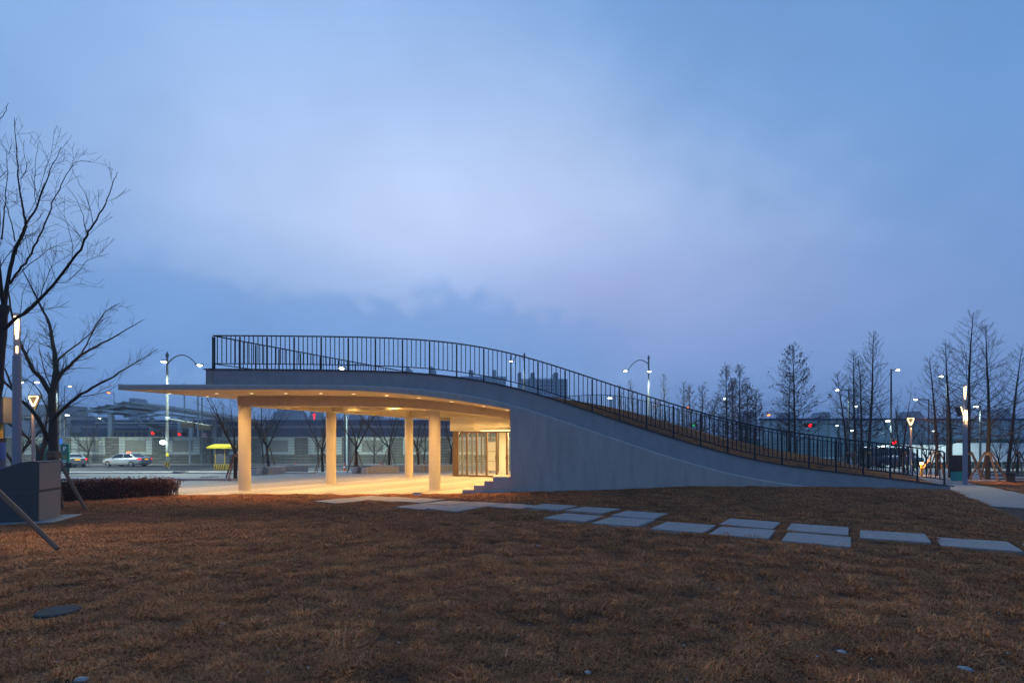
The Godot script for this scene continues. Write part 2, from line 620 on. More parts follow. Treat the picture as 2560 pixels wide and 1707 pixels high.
func build_pavilion() -> void:
	var o := thing("pavilion", "grey concrete pavilion with glowing canopy and a ramp roof sweeping down to the lawn", "pavilion", Vector3.ZERO)
	# roof slab: front face, soffit, top, rear face
	var s := Shape.new()
	var under_side := Shape.new()
	var n := 60
	for k in n:
		var ta := float(k) / n
		var tb := float(k + 1) / n
		var fa := Vector3(lerpf(TIP.x, -0.06, ta), 0, TIP.z)
		var fb := Vector3(lerpf(TIP.x, -0.06, tb), 0, TIP.z)
		var ra := TIP.lerp(SLAB_END, ta)
		var rb := TIP.lerp(SLAB_END, tb)
		var ya := soffit(fa.x)
		var yb := soffit(fb.x)
		var la := ledge(fa.x)
		var lb := ledge(fb.x)
		var cut := 0.045
		var up := Vector3.UP
		s.quad(fa + up * ya, fb + up * yb, fb + up * (lb - cut), fa + up * (la - cut))
		var back := Vector3(0, 0, -cut)
		s.quad(fa + up * (la - cut), fb + up * (lb - cut), fb + up * lb + back, fa + up * la + back)
		s.quad(fa + up * la + back, fb + up * lb + back, rb + up * 3.9, ra + up * 3.9)
		s.quad(rb + up * 3.69, ra + up * 3.69, ra + up * 3.9, rb + up * 3.9)
		for j in 6:
			var wa := j / 6.0
			var wb := (j + 1) / 6.0
			var p1 := fa.lerp(ra, wa) + up * lerpf(ya, 3.69, wa)
			var p2 := fb.lerp(rb, wa) + up * lerpf(yb, 3.69, wa)
			var p3 := fb.lerp(rb, wb) + up * lerpf(yb, 3.69, wb)
			var p4 := fa.lerp(ra, wb) + up * lerpf(ya, 3.69, wb)
			under_side.quad(p1, p4, p3, p2)
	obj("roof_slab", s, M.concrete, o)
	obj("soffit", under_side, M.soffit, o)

	# parapet above the slab, with its thin dark coping
	s = Shape.new()
	var cap := Shape.new()
	n = 72
	for k in n:
		var a := deck_front(float(k) / n)
		var b := deck_front(float(k + 1) / n)
		var down_a := Vector3(a.x, minf(ledge(a.x) - 0.05, a.y - 0.1), a.z)
		var down_b := Vector3(b.x, minf(ledge(b.x) - 0.05, b.y - 0.1), b.z)
		s.quad(down_a, down_b, b, a)
		var bk := Vector3(0, 0, -0.24)
		s.quad(down_b + bk, down_a + bk, a + bk, b + bk)
		if k == 0:
			s.quad(down_a + bk, down_a, a, a + bk)
			a.x -= 0.1
		if k == n - 1:
			s.quad(down_b, down_b + bk, b + bk, b)
			b.x += 0.1
		var f := Vector3(0, 0, 0.045)
		var g := Vector3(0, 0, -0.3)
		var th := Vector3(0, 0.035, 0)
		cap.quad(a + f, b + f, b + f + th, a + f + th)
		cap.quad(a + f + th, b + f + th, b + g + th, a + g + th)
		cap.quad(a + g, b + g, b + f, a + f)
		cap.quad(b + g, a + g, a + g + th, b + g + th)
		if k == 0:
			cap.quad(a + g, a + f, a + f + th, a + g + th)
		if k == n - 1:
			cap.quad(b + f, b + g, b + g + th, b + f + th)
	obj("parapet_wall", s, M.upper_concrete, o)
	obj("coping", cap, M.coping, o)

	# rear parapet and rear wall of the ramp
	s = Shape.new()
	cap = Shape.new()
	n = 64
	for k in n:
		var a := deck_rear(float(k) / n)
		var b := deck_rear(float(k + 1) / n)
		var out := (b - a).cross(Vector3.UP).normalized()
		if out.dot(Vector3(0, 0, -1)) < 0.0:
			out = -out
		out.y = 0.0
		var foot := 3.85 if float(k) / n < 0.349 else -0.3
		var a0 := Vector3(a.x, foot, a.z)
		var b0 := Vector3(b.x, foot, b.z)
		s.quad(b0 + out * 0.05, a0 + out * 0.05, a + out * 0.05, b + out * 0.05)
		s.quad(a0 - out * 0.18, b0 - out * 0.18, b - out * 0.18, a - out * 0.18)
		var th := Vector3(0, 0.035, 0)
		cap.quad(b + out * 0.1, a + out * 0.1, a + out * 0.1 + th, b + out * 0.1 + th)
		cap.quad(a - out * 0.22, b - out * 0.22, b - out * 0.22 + th, a - out * 0.22 + th)
		cap.quad(a + out * 0.1 + th, a - out * 0.22 + th, b - out * 0.22 + th, b + out * 0.1 + th)
		cap.quad(a - out * 0.22, a + out * 0.1, b + out * 0.1, b - out * 0.22)
	obj("rear_wall", s, M.concrete, o)
	obj("rear_coping", cap, M.coping, o)
	s = Shape.new()
	s.quad(RAMP_FRONT + Vector3(0, -0.3, 0), RAMP_REAR + Vector3(0, -0.3, 0), RAMP_REAR + Vector3(0, 0.36, 0), RAMP_FRONT + Vector3(0, coping(15.25), 0))
	obj("end_wall", s, M.concrete, o)

	# side wall under the ramp with its bevelled ledge
	s = Shape.new()
	n = 48
	for k in n:
		var xa := lerpf(-0.06, 15.25, float(k) / n)
		var xb := lerpf(-0.06, 15.25, float(k + 1) / n)
		var cut := 0.045
		var ya := maxf(ledge(xa), -0.2)
		var yb := maxf(ledge(xb), -0.2)
		var z := TIP.z
		s.quad(Vector3(xa, -0.4, z), Vector3(xb, -0.4, z), Vector3(xb, yb - cut, z), Vector3(xa, ya - cut, z))
		s.quad(Vector3(xa, ya - cut, z), Vector3(xb, yb - cut, z), Vector3(xb, yb, z - cut), Vector3(xa, ya, z - cut))
		s.quad(Vector3(xa, ya, z - cut), Vector3(xb, yb, z - cut), Vector3(xb, yb, z - 0.3), Vector3(xa, ya, z - 0.3))
	s.quad(Vector3(-0.06, -0.4, -18.95), Vector3(-0.06, -0.4, -18.65), Vector3(-0.06, soffit(-0.06) + 0.2, -18.65), Vector3(-0.06, soffit(-0.06) + 0.2, -18.95))
	obj("side_wall", s, M.concrete, o)
	s = Shape.new()
	s.at(Vector3(0.12, 1.8, -24.0), Vector3(0.3, 4.0, 10.2))
	obj("inner_wall", s, M.plaster, o)

	# beams
	var col := [Vector3(-10.48, 0, -21.15), Vector3(-8.42, 0, -25.1), Vector3(-5.73, 0, -30.0), Vector3(-3.07, 0, -21.4)]
	var low := [3.29, 3.31, 3.31, 3.14]
	var front_bottom := func(p: Vector3) -> float: return table([3.29, 3.29, 3.29, 3.29, 3.29, 3.29, 3.29, 3.288, 3.27, 3.24, 3.18, 3.1, 3.0, 2.89, 2.75, 2.62, 2.5], -11.64, p.x)
	var under := func(p: Vector3) -> float: return soffit_at(p.x, clampf((-p.z - 18.65) / maxf(1.0, 1.8 * (p.x + 13.62)), 0, 1)) + 0.03
	var level := func(_p: Vector3) -> float: return 3.31
	s = Shape.new()
	beam_run(s, Vector3(-10.66, 0, -21.15), Vector3(-0.03, 0, -21.15), 0.42, front_bottom, under, 24)
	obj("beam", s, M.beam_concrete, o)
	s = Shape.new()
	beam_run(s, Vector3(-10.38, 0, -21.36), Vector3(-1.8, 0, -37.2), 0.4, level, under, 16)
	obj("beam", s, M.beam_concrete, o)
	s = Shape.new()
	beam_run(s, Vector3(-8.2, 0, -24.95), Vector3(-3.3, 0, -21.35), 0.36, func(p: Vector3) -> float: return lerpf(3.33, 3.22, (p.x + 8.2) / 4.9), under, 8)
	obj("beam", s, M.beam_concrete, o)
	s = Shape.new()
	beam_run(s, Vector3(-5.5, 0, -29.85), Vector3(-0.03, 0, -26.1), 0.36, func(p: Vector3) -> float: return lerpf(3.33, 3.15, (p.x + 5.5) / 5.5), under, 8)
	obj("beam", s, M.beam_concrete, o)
	# columns
	for k in 4:
		s = Shape.new()
		s.lathe(Transform3D(Basis.IDENTITY, col[k]), [Vector2(0.0, -0.05), Vector2(0.24, -0.05), Vector2(0.24, 0.03), Vector2(0.228, 0.045), Vector2(0.228, low[k]), Vector2(0, low[k])], 40)
		obj("column", s, M.column_concrete, o)

	# glazed room at the back
	var a := Vector3(-3.46, 0, -31.55)
	var dir := Vector3(2.2, 0, 1.2).normalized()
	var inn := Vector3(dir.z, 0, -dir.x)
	var wide := 0.66
	var turn := Basis(dir, Vector3.UP, dir.cross(Vector3.UP))
	s = Shape.new()
	s.box(Transform3D(turn, a + dir * 2.6 + Vector3(0, 3.13, 0) + inn * 0.12), Vector3(5.6, 1.0, 0.24), 0.01)
	obj("door_header", s, M.plaster, o)
	for k in 7:
		var at := a + dir * (0.3 + wide * k)
		var door := Shape.new()
		for g: float in [0.03, wide - 0.03]:
			door.box(Transform3D(turn, at + dir * g + Vector3(0, 1.3, 0) + inn * 0.05), Vector3(0.055, 2.58, 0.07), 0.006)
		for g: float in [0.06, 2.55]:
			door.box(Transform3D(turn, at + dir * (wide / 2) + Vector3(0, g, 0) + inn * 0.05), Vector3(wide - 0.1, 0.085, 0.06), 0.006)
		var d := obj("folding_door", door, M.bronze, o)
		var p := Shape.new()
		var e := at + inn * 0.05
		p.quad(e + dir * 0.05 + Vector3(0, 0.1, 0), e + dir * (wide - 0.05) + Vector3(0, 0.1, 0), e + dir * (wide - 0.05) + Vector3(0, 2.51, 0), e + dir * 0.05 + Vector3(0, 2.51, 0))
		obj("pane", p, M.pane, d)
		p = Shape.new()
		p.box(Transform3D(turn, at + dir * (wide - 0.03) + Vector3(0, 1.1, 0) - inn * 0.02), Vector3(0.025, 0.22, 0.05), 0.005)
		obj("handle", p, M.black, d)
	s = Shape.new()
	s.box(Transform3D(turn, a + dir * 0.13 + Vector3(0, 1.31, 0) + inn * 0.06), Vector3(0.3, 2.64, 0.12), 0.01)
	obj("door_frame", s, M.bronze, o)
	# room behind the doors: side glazing, rear glazing, ceiling with a strip lamp, blinds
	var far := 6.2
	s = Shape.new()
	s.box(Transform3D(turn, a + dir * 2.6 + inn * (far / 2) + Vector3(0, 2.72, 0)), Vector3(5.4, 0.12, far), 0.0)
	obj("room_ceiling", s, M.plaster, o)
	s = Shape.new()
	s.box(Transform3D(turn, a + dir * 2.6 + inn * (far / 2 + 0.1) + Vector3(0, 0.012, 0)), Vector3(5.4, 0.02, far), 0.0)
	obj("room_floor", s, M.paving, o)
	s = Shape.new()
	s.box(Transform3D(turn, a + dir * 5.2 + inn * (far / 2) + Vector3(0, 1.3, 0)), Vector3(0.2, 2.7, far), 0.0)
	obj("room_wall", s, M.plaster, o)
	s = Shape.new()
	s.box(Transform3D(turn, a + dir * 1.9 + inn * (far - 0.1) + Vector3(0, 1.3, 0)), Vector3(0.7, 2.62, 0.14), 0.0)
	obj("room_wall", s, M.plaster, o)
	for q: Array in [[1.5, 3.4, 0.5], [2.9, 2.6, 0.42], [3.9, 5.2, 0.6]]:
		s = Shape.new()
		s.box(Transform3D(turn, a + dir * q[0] + inn * q[1] + Vector3(0, 1.33, 0)), Vector3(q[2], 2.62, 0.3), 0.006)
		obj("partition", s, M.plaster, o)
	for k in 6:
		s = Shape.new()
		s.box(Transform3D(turn, a + dir * (0.1 + k * 0.95) + inn * far + Vector3(0, 1.32, 0)), Vector3(0.09, 2.6, 0.09), 0.006)
		obj("rear_mullion", s, M.bronze, o)
	for k in 5:
		s = Shape.new()
		s.box(Transform3D(turn, a + dir * 0.05 + inn * (0.9 + k * 1.1) + Vector3(0, 1.32, 0)), Vector3(0.09, 2.6, 0.07), 0.006)
		obj("side_mullion", s, M.bronze, o)
	s = Shape.new()
	var e := a + dir * 0.05
	s.quad(e + inn * 0.2, e + inn * far, e + inn * far + Vector3(0, 2.6, 0), e + inn * 0.2 + Vector3(0, 2.6, 0))
	obj("side_glazing", s, M.pane, o)
	s = Shape.new()
	e = a + inn * far
	s.quad(e, e + dir * 5.1, e + dir * 5.1 + Vector3(0, 2.6, 0), e + Vector3(0, 2.6, 0))
	obj("rear_glazing", s, M.pane, o)
	s = Shape.new()
	for k in 3:
		s.box(Transform3D(turn, a + dir * 0.6 + inn * (3.4 + k * 0.02) + Vector3(0, 1.72 - 0.62 * k, 0)), Vector3(0.85, 0.58, 0.02), 0.0)
	obj("counter_screen", s, M.blind, o)
	for k in 2:
		var st := Shape.new()
		st.box(Transform3D(turn, a + dir * 3.0 + inn * (1.2 + 2.4 * k) + Vector3(0, 2.64, 0)), Vector3(3.4, 0.04, 0.42), 0.0)
		obj("strip_lamp", st, M.room_glow, o)
		var lamp := AreaLight3D.new()
		lamp.name = "glow"
		lamp.light_color = Color(1.0, 0.83, 0.55)
		lamp.light_energy = 40.0
		lamp.area_size = Vector2(3.4, 0.42)
		lamp.shadow_enabled = true
		add_child(lamp, true)
		lamp.global_transform = Transform3D(turn * Basis(Vector3.RIGHT, -PI / 2), a + dir * 3.0 + inn * (1.2 + 2.4 * k) + Vector3(0, 2.6, 0))

	# four broad steps up against the side wall
	for k in 4:
		s = Shape.new()
		var x0 := [-1.72, -1.32, -0.96, -0.66] as Array
		var y1: float = 0.235 + 0.15 * k
		var y0: float = y1 - 0.149 if k else -0.1
		var w: float = -0.065 - x0[k]
		s.at(Vector3(x0[k] + w / 2, (y0 + y1) / 2, -19.29), Vector3(w, y1 - y0, 1.24), 0.006)
		obj("step", s, M.concrete, o)

	# turf on the ramp
	s = Shape.new()
	var nu := 60
	var nw := 14
	for k in nu:
		for j in nw:
			var c: Array[Vector3] = []
			for q: Array in [[k, j], [k + 1, j], [k + 1, j + 1], [k, j + 1]]:
				c.append(turf_at(float(q[0]) / nu, lerpf(0.012, 0.992, float(q[1]) / nw)))
			s.quad(c[0], c[1], c[2], c[3])
	obj("roof_turf", s, M.soil, o)
	var tufts := grass_field("roof_grass", 42000, func() -> Variant:
		var p := turf_at(rng.randf_range(0.34, 0.995), pow(rng.randf_range(0.0, 1.0), 1.3) * 0.97 + 0.015)
		return p, 0.8, 0.95)
	tufts.name = "roof_grass"
	tufts.reparent(o)
	tufts.set_meta("kind", "stuff")


func build_downlights() -> void:
	var at: Array[Vector3] = []
	for px: float in [541.0, 628.5, 714.0, 801.0, 883.0, 966.5, 1047.0, 1128.8, 1209.6, 1268.0]:
		at.append(Vector3((px - 1280.0) / FOCAL * 19.9, 0, -19.9))
	at.append(Vector3(-12.62, 0, -19.9))
	for k in 8:
		at.append(Vector3(-11.92 + 1.24 * 0.485 * k * 1.6, 0, -21.1 - 1.24 * 0.874 * k * 1.6))
	var shown := at.size()
	for p: Vector2 in [Vector2(-8.6, 22.3), Vector2(-6.7, 22.3), Vector2(-4.9, 22.2), Vector2(-7.4, 23.4), Vector2(-1.9, 22.4), Vector2(-0.6, 22.4),
			Vector2(-6.8, 25.6), Vector2(-5.2, 24.6), Vector2(-3.6, 23.7), Vector2(-2.0, 24.4), Vector2(-5.6, 27.4), Vector2(-4.0, 26.4), Vector2(-2.4, 25.6),
			Vector2(-0.8, 24.9), Vector2(-4.2, 30.4), Vector2(-2.9, 28.9), Vector2(-1.5, 28.2), Vector2(-4.6, 28.2), Vector2(-2.35, 29.75), Vector2(-1.1, 29.2)]:
		at.append(Vector3(p.x, 0, -p.y))
	var ring := Shape.new()
	ring.lathe(Transform3D.IDENTITY, [Vector2(0.062, -0.002), Vector2(0.085, -0.012), Vector2(0.092, -0.012), Vector2(0.095, 0.004)], 20)
	var disc := Shape.new()
	disc.lathe(Transform3D.IDENTITY, [Vector2(0.0, -0.004), Vector2(0.064, -0.004)], 20)
	var ring_mesh := ring.mesh()
	var disc_mesh := disc.mesh()
	for k in at.size():
		var p := at[k]
		var w := clampf((-p.z - 18.65) / maxf(1.0, 1.8 * (p.x + 13.62)), 0, 1)
		p.y = soffit_at(p.x, w) - 0.006
		var where := "%s from the pointed end, in the front row of the canopy" % ["first", "second", "third", "fourth", "fifth", "sixth", "seventh", "eighth", "ninth", "tenth"][k] if k < 10 else ""
		var label := "small round warm downlight, " + where
		if k == 10:
			label = "lone round downlight at the pointed tip of the canopy"
		elif k > 10 and k < shown:
			label = "round downlight number %s from the tip along the canopy's rear edge" % ["two", "three", "four", "five", "six", "seven", "eight", "nine"][k - 11]
		elif k >= shown:
			var j := k - shown
			label = "round downlight behind the front beam, %s in the %s" % [["first", "second", "third", "fourth", "fifth", "sixth", "seventh", "eighth", "ninth"][j if j < 4 else (j - 4 if j < 6 else (j - 6 if j < 14 else j - 14))], "left bay" if j < 4 else ("small bay by the fourth column" if j < 6 else ("middle bay" if j < 14 else "rear bay before the doors"))]
		var o := thing("downlight", label, "downlight", p, 0.0, "round downlights in the canopy soffit")
		obj("trim_ring", ring_mesh, M.white, o)
		obj("lens", disc_mesh, M.downlight, o)
		var warm := Color(1.0, 0.785, 0.45)
		spot(p + Vector3(0, -0.03, 0), Vector3.DOWN, warm, 6.6 if k < shown else 7.8, 76.0, 0.05, 0.95)


func build_railings() -> void:
	# front railing
	var o := thing("front_railing", "long dark steel railing along the front edge of deck and ramp, rounded lower end", "railing")
	railing(o, 27, func(t: float) -> Vector3:
		var x := lerpf(-10.46, 15.12, t)
		return Vector3(x, coping(x) + 0.035, -18.86), 5, 1000, true)
	o = thing("rear_railing", "dark steel railing round the rear edge of deck and ramp, behind the front railing", "railing")
	var bends := 0.5434
	railing(o, 50, func(t: float) -> Vector3:
		var u := 0.35 * t / bends if t < bends else 0.35 + 0.65 * (t - bends) / (1.0 - bends)
		u = 0.012 + 0.988 * u
		var p := deck_rear(clampf(u, 0.0, 1.0))
		var q := deck_front(clampf(u, 0.0, 1.0))
		q.y = p.y
		if t < 0.001:
			return Vector3(-10.44, p.y + 0.035, -18.93)
		return p + (q - p).normalized() * 0.12 + Vector3(0, 0.035, 0), 5, 252, false)


func railing(o: Node3D, spans: int, run: Callable, between: int, most: int, rounded: bool) -> void:
	var height := 1.17
	var top := PackedVector3Array()
	var low := PackedVector3Array()
	var m := spans * 2
	for k in m + 1:
		var p: Vector3 = run.call(float(k) / m)
		top.append(p + Vector3(0, height, 0))
		low.append(p + Vector3(0, 0.19, 0))
	if rounded:
		var e := top[m]
		var d := (top[m] - top[m - 1]).normalized()
		top[m] = e - d * 0.09
		for a: float in [30.0, 60.0, 90.0]:
			top.append(e - d * 0.09 + d * 0.09 * sin(deg_to_rad(a)) + Vector3.DOWN * 0.09 * (1.0 - cos(deg_to_rad(a))))
	var s := Shape.new()
	var r := PackedFloat32Array()
	r.resize(top.size())
	r.fill(0.024)
	s.tube(top, r, 8)
	obj("top_rail", s, M.rail_paint, o)
	s = Shape.new()
	r.resize(low.size())
	r.fill(0.018)
	s.tube(low, r, 6)
	obj("bottom_rail", s, M.rail_paint, o)
	var post := Shape.new()
	post.at(Vector3(0, height / 2 - 0.02, 0), Vector3(0.05, height - 0.04, 0.04), 0.004)
	post.at(Vector3(0, 0.005, 0), Vector3(0.11, 0.012, 0.09))
	var pm := post.mesh()
	var stick := Shape.new()
	stick.at(Vector3(0, 0.19 + (height - 0.19) / 2, 0), Vector3(0.027, height - 0.2, 0.02))
	var bm := stick.mesh()
	var rest: Array[Vector3] = []
	var built := 0
	for k in spans + 1:
		var p: Vector3 = run.call(float(k) / spans)
		obj("post", pm, M.rail_paint, o, Transform3D(Basis.IDENTITY, p))
		if k < spans:
			for j in between:
				var t := (k + (j + 1.0) / (between + 1.0)) / spans
				var q: Vector3 = run.call(t)
				if built < most:
					obj("baluster", bm, M.rail_paint, o, Transform3D(Basis.IDENTITY, q))
					built += 1


# ---------- lawn ----------
func tuft_mesh(seed_: int, blades: int, tall: float, wide: float, broad := 1.0) -> ArrayMesh:
	var r := RandomNumberGenerator.new()
	r.seed = seed_
	var s := Shape.new()
	s.tinted = true
	for k in blades:
		var a := r.randf() * TAU
		var lean := r.randf_range(0.5, 1.9)
		var root := Vector3(cos(a), 0, sin(a)) * sqrt(r.randf()) * wide
		var b := r.randf() * TAU
		var out := Vector3(cos(b), 0, sin(b))
		var h := tall * r.randf_range(0.5, 1.15)
		var tip := root + out * h * lean * 0.75 + Vector3.UP * h * (1.25 - lean * 0.55)
		tip.y = maxf(tip.y, 0.006)
		var side := out.cross(Vector3.UP) * r.randf_range(0.0016, 0.0032) * broad
		var shade := r.randf_range(0.6, 1.25)
		s.tint = Color(shade, shade * r.randf_range(0.93, 1.03), shade * r.randf_range(0.85, 1.05))
		var mid := root.lerp(tip, 0.55) + Vector3.UP * h * 0.16
		s.tri(root - side, root + side, mid + side * 0.8)
		s.tri(root - side, mid + side * 0.8, mid - side * 0.8)
		s.tri(mid - side * 0.8, mid + side * 0.8, tip)
	return s.mesh()


var tuft_kinds: Array[ArrayMesh] = []


func grass_field(called: String, count: int, where: Callable, scale: float, tone: float, kind := 0) -> MultiMeshInstance3D:
	if tuft_kinds.is_empty():
		tuft_kinds = [tuft_mesh(5, 22, 0.05, 0.07), tuft_mesh(8, 12, 0.075, 0.05, 1.5)]
	var mm := MultiMesh.new()
	mm.transform_format = MultiMesh.TRANSFORM_3D
	mm.use_colors = true
	mm.mesh = tuft_kinds[kind]
	mm.instance_count = count
	for k in count:
		var p: Vector3 = where.call()
		var d := -p.z
		var clump := lump.get_noise_2d(p.x * 90.0, d * 90.0)
		var wide := lump.get_noise_2d(p.x * 16.0 + 300.0, d * 16.0)
		var knot := lump.get_noise_2d(p.x * 310.0 + 50.0, d * 260.0)
		var g := scale * (0.85 + 0.5 * clump + 0.45 * knot + rng.randf_range(-0.2, 0.25))
		g = maxf(g, 0.2)
		g *= 1.0 + smooth(9.0, 20.0, d) * 0.4
		var b := Basis(Vector3.UP, rng.randf() * TAU).scaled(Vector3(g * 1.15, g, g * 1.15))
		mm.set_instance_transform(k, Transform3D(b, p))
		var v := tone * (1.05 + 0.55 * clump + 0.4 * wide + 0.55 * knot) * rng.randf_range(0.7, 1.3)
		v = maxf(v, 0.25)
		var red := 0.5 + 0.5 * lump.get_noise_2d(p.x * 40.0 - 70.0, d * 40.0)
		mm.set_instance_color(k, Color(lerpf(0.48, 0.44, red) * v, lerpf(0.21, 0.15, red) * v, lerpf(0.08, 0.046, red) * v))
	var o := MultiMeshInstance3D.new()
	o.name = called
	o.multimesh = mm
	o.material_override = M.straw
	add_child(o)
	return o


func lawn_edge(x: float) -> float:           # how far out the lawn runs
	if x < -15.0:
		return 19.6
	if x < -12.0:
		return lerpf(19.6, 18.95, (x + 15.0) / 3.0)
	if x < -1.72:
		return 18.95 + 0.03 * lump.get_noise_1d(x * 60.0)
	if x < 15.25:
		return 18.7
	return minf(18.7 + (x - 15.25) * 1.86, 25.2)


func path_gap(x: float, d: float) -> float:  # distance from the middle of the paved path on the right
	var a := Vector2(14.75, 16.15)
	var u := Vector2(0.49, 0.872)
	var p := Vector2(x, d) - a
	return absf(p.x * u.y - p.y * u.x)


func build_lawn() -> void:
	var s := Shape.new()
	s.tinted = false
	var nx := 240
	var nd := 130
	for k in nx:
		for j in nd:
			var c: Array[Vector3] = []
			for q: Array in [[k, j], [k + 1, j], [k + 1, j + 1], [k, j + 1]]:
				var x := lerpf(-32.0, 34.0, float(q[0]) / nx)
				var d := lerpf(-6.0, lawn_edge(x), float(q[1]) / nd)
				c.append(Vector3(x, lawn_y(x, d), -d))
			s.quad(c[0], c[1], c[2], c[3])
			if j == nd - 1:
				s.quad(c[2], c[3], Vector3(c[3].x, -0.1, c[3].z), Vector3(c[2].x, -0.1, c[2].z))
	var ground := struct("lawn", s, M.soil)
	ground.set_meta("label", "dry brown lawn sloping up to the pavilion wall")
	var slabs := slab_spots()
	var pick := func() -> Variant:
		while true:
			# nearer ground gets denser tufts
			var d := 3.0 + 16.2 * pow(rng.randf(), 0.8)
			if rng.randf() < 0.12:
				d = rng.randf_range(14.0, 25.2)
			var x := rng.randf_range(-1.0, 1.0) * (d * 1.02 + 2.2)
			if d > lawn_edge(x) - 0.04 or path_gap(x, d) < 0.96:
				continue
			var bad := false
			if absf(d - (14.7 - 0.64 * x)) < 2.6:
				for q: Vector2 in slabs:
					var r := Vector2(x, d) - q
					if absf(r.dot(Vector2(0.842, -0.54))) < 0.53 and absf(r.dot(Vector2(0.54, 0.842))) < 0.56:
						bad = true
						break
			# bare, matted patches between the clumps
			if lump.get_noise_2d(x * 310.0 + 50.0, d * 260.0) + 0.4 * lump.get_noise_2d(x * 90.0, d * 90.0) < -0.12 and rng.randf() < 0.75:
				continue
			if not bad and Vector2(x + 4.67, d - 5.55).length() > 0.2:
				return Vector3(x, lawn_y(x, d) - 0.004, -d)
		return Vector3.ZERO
	var g := grass_field("grass", 225000, pick, 1.0, 0.76)
	g.set_meta("kind", "stuff")
	g.set_meta("label", "short dry brown winter grass of the lawn")
	g.set_meta("category", "grass")
	# longer pale straws standing out of the nearer clumps
	var pick_long := func() -> Variant:
		while true:
			var d := rng.randf_range(3.2, 11.0)
			var x := rng.randf_range(-1.0, 1.0) * (d + 0.8)
			if lump.get_noise_2d(x * 90.0, d * 90.0) + 0.5 * lump.get_noise_2d(x * 310.0 + 50.0, d * 260.0) > 0.16 and absf(d - (14.7 - 0.64 * x)) > 1.9 and Vector2(x + 4.67, d - 5.55).length() > 0.3:
				return Vector3(x, lawn_y(x, d) - 0.004, -d)
		return Vector3.ZERO
	g = grass_field("straw_clumps", 9000, pick_long, 0.9, 0.95, 1)
	g.set_meta("kind", "stuff")
	g.set_meta("label", "longer pale straws in the lawn's clumps")
	g.set_meta("category", "grass")
	var chip := Shape.new()
	chip.loft([PackedVector3Array([Vector3(-0.5, 0, -0.3), Vector3(0.4, 0, -0.45), Vector3(0.55, 0, 0.25), Vector3(-0.3, 0, 0.4)]), PackedVector3Array([Vector3(-0.3, 0.4, -0.15), Vector3(0.25, 0.45, -0.25), Vector3(0.3, 0.35, 0.15), Vector3(-0.15, 0.4, 0.25)])])
	var mm := MultiMesh.new()
	mm.transform_format = MultiMesh.TRANSFORM_3D
	mm.mesh = chip.mesh()
	mm.instance_count = 420
	for k in 420:
		var d := rng.randf_range(3.4, 12.0)
		var x := rng.randf_range(-1.0, 1.0) * d
		var b := Basis(Vector3.UP, rng.randf() * TAU).scaled(Vector3.ONE * rng.randf_range(0.008, 0.022))
		mm.set_instance_transform(k, Transform3D(b, Vector3(x, lawn_y(x, d) + 0.018, -d)))
	var peb := MultiMeshInstance3D.new()
	peb.name = "pebbles"
	peb.multimesh = mm
	peb.material_override = M.pebble
	add_child(peb)
	peb.set_meta("kind", "stuff")
	peb.set_meta("label", "tiny pale pebbles scattered in the lawn")
	peb.set_meta("category", "pebbles")


func slab_spots() -> Array:
	return [Vector2(-5.23, 16.42), Vector2(-4.62, 17.45), Vector2(-3.71, 16.95), Vector2(-2.8, 16.4), Vector2(-1.88, 15.83), Vector2(-2.46, 14.9), Vector2(-1.54, 14.36),
		Vector2(-0.93, 15.33), Vector2(0.06, 14.9), Vector2(1.06, 14.3), Vector2(2.05, 13.65), Vector2(1.45, 12.55), Vector2(3.06, 12.9), Vector2(2.45, 11.85), Vector2(3.52, 11.05),
		Vector2(5.08, 11.5), Vector2(4.45, 10.4), Vector2(6.08, 10.72), Vector2(5.45, 9.64), Vector2(7.05, 9.98), Vector2(7.97, 9.28), Vector2(8.95, 8.6)]


func build_slabs() -> void:
	var names := ["leftmost stepping slab, in the warm light by the paving", "stepping slab touching the lit paving edge, second from the left", "third stepping slab of the far row, lit warm", "fourth stepping slab of the far row below the white ground box", "fifth stepping slab of the far row below the concrete steps",
		"left one of the pair of near slabs below the steps", "right one of the pair of near slabs below the steps", "far row stepping slab right of the near pair", "stepping slab alone in its row under the wall's left end", "second lone stepping slab right of the steps",
		"far slab of the left slab foursome", "near slab of the left foursome, pointed left corner", "far right slab of the left foursome", "near right slab of the left foursome", "single near slab between the two foursomes",
		"far left slab of the right foursome", "near left slab of the right foursome", "far right slab of the right foursome", "near right slab of the right foursome", "first lone slab right of the right foursome",
		"second lone slab right of the right foursome", "rightmost slab cut by the picture's edge"]
	var spots := slab_spots()
	for k in spots.size():
		var q: Vector2 = spots[k]
		var s := Shape.new()
		var r := RandomNumberGenerator.new()
		r.seed = 900 + k
		s.box(Transform3D.IDENTITY, Vector3(1.03, 0.1, 1.1), 0.008)
		var o := obj("stepping_slab", s, M.slab)
		var high := lawn_y(q.x, q.y)
		for e: Vector2 in [Vector2(0.7, 0.2), Vector2(-0.7, -0.2), Vector2(0.2, -0.7), Vector2(-0.2, 0.7)]:
			high = maxf(high, lawn_y(q.x + e.x, q.y + e.y))
		o.position = Vector3(q.x, high - 0.035 + r.randf_range(0.0, 0.014), -q.y)
		o.rotation = Vector3(r.randf_range(-0.012, 0.012), -0.571 + r.randf_range(-0.014, 0.014), r.randf_range(-0.012, 0.012))
		tag(o, "pale concrete " + names[k] if k != 0 else "pale concrete leftmost stepping slab, in the warm light by the paving", "paving slab", "stepping slabs across the lawn")


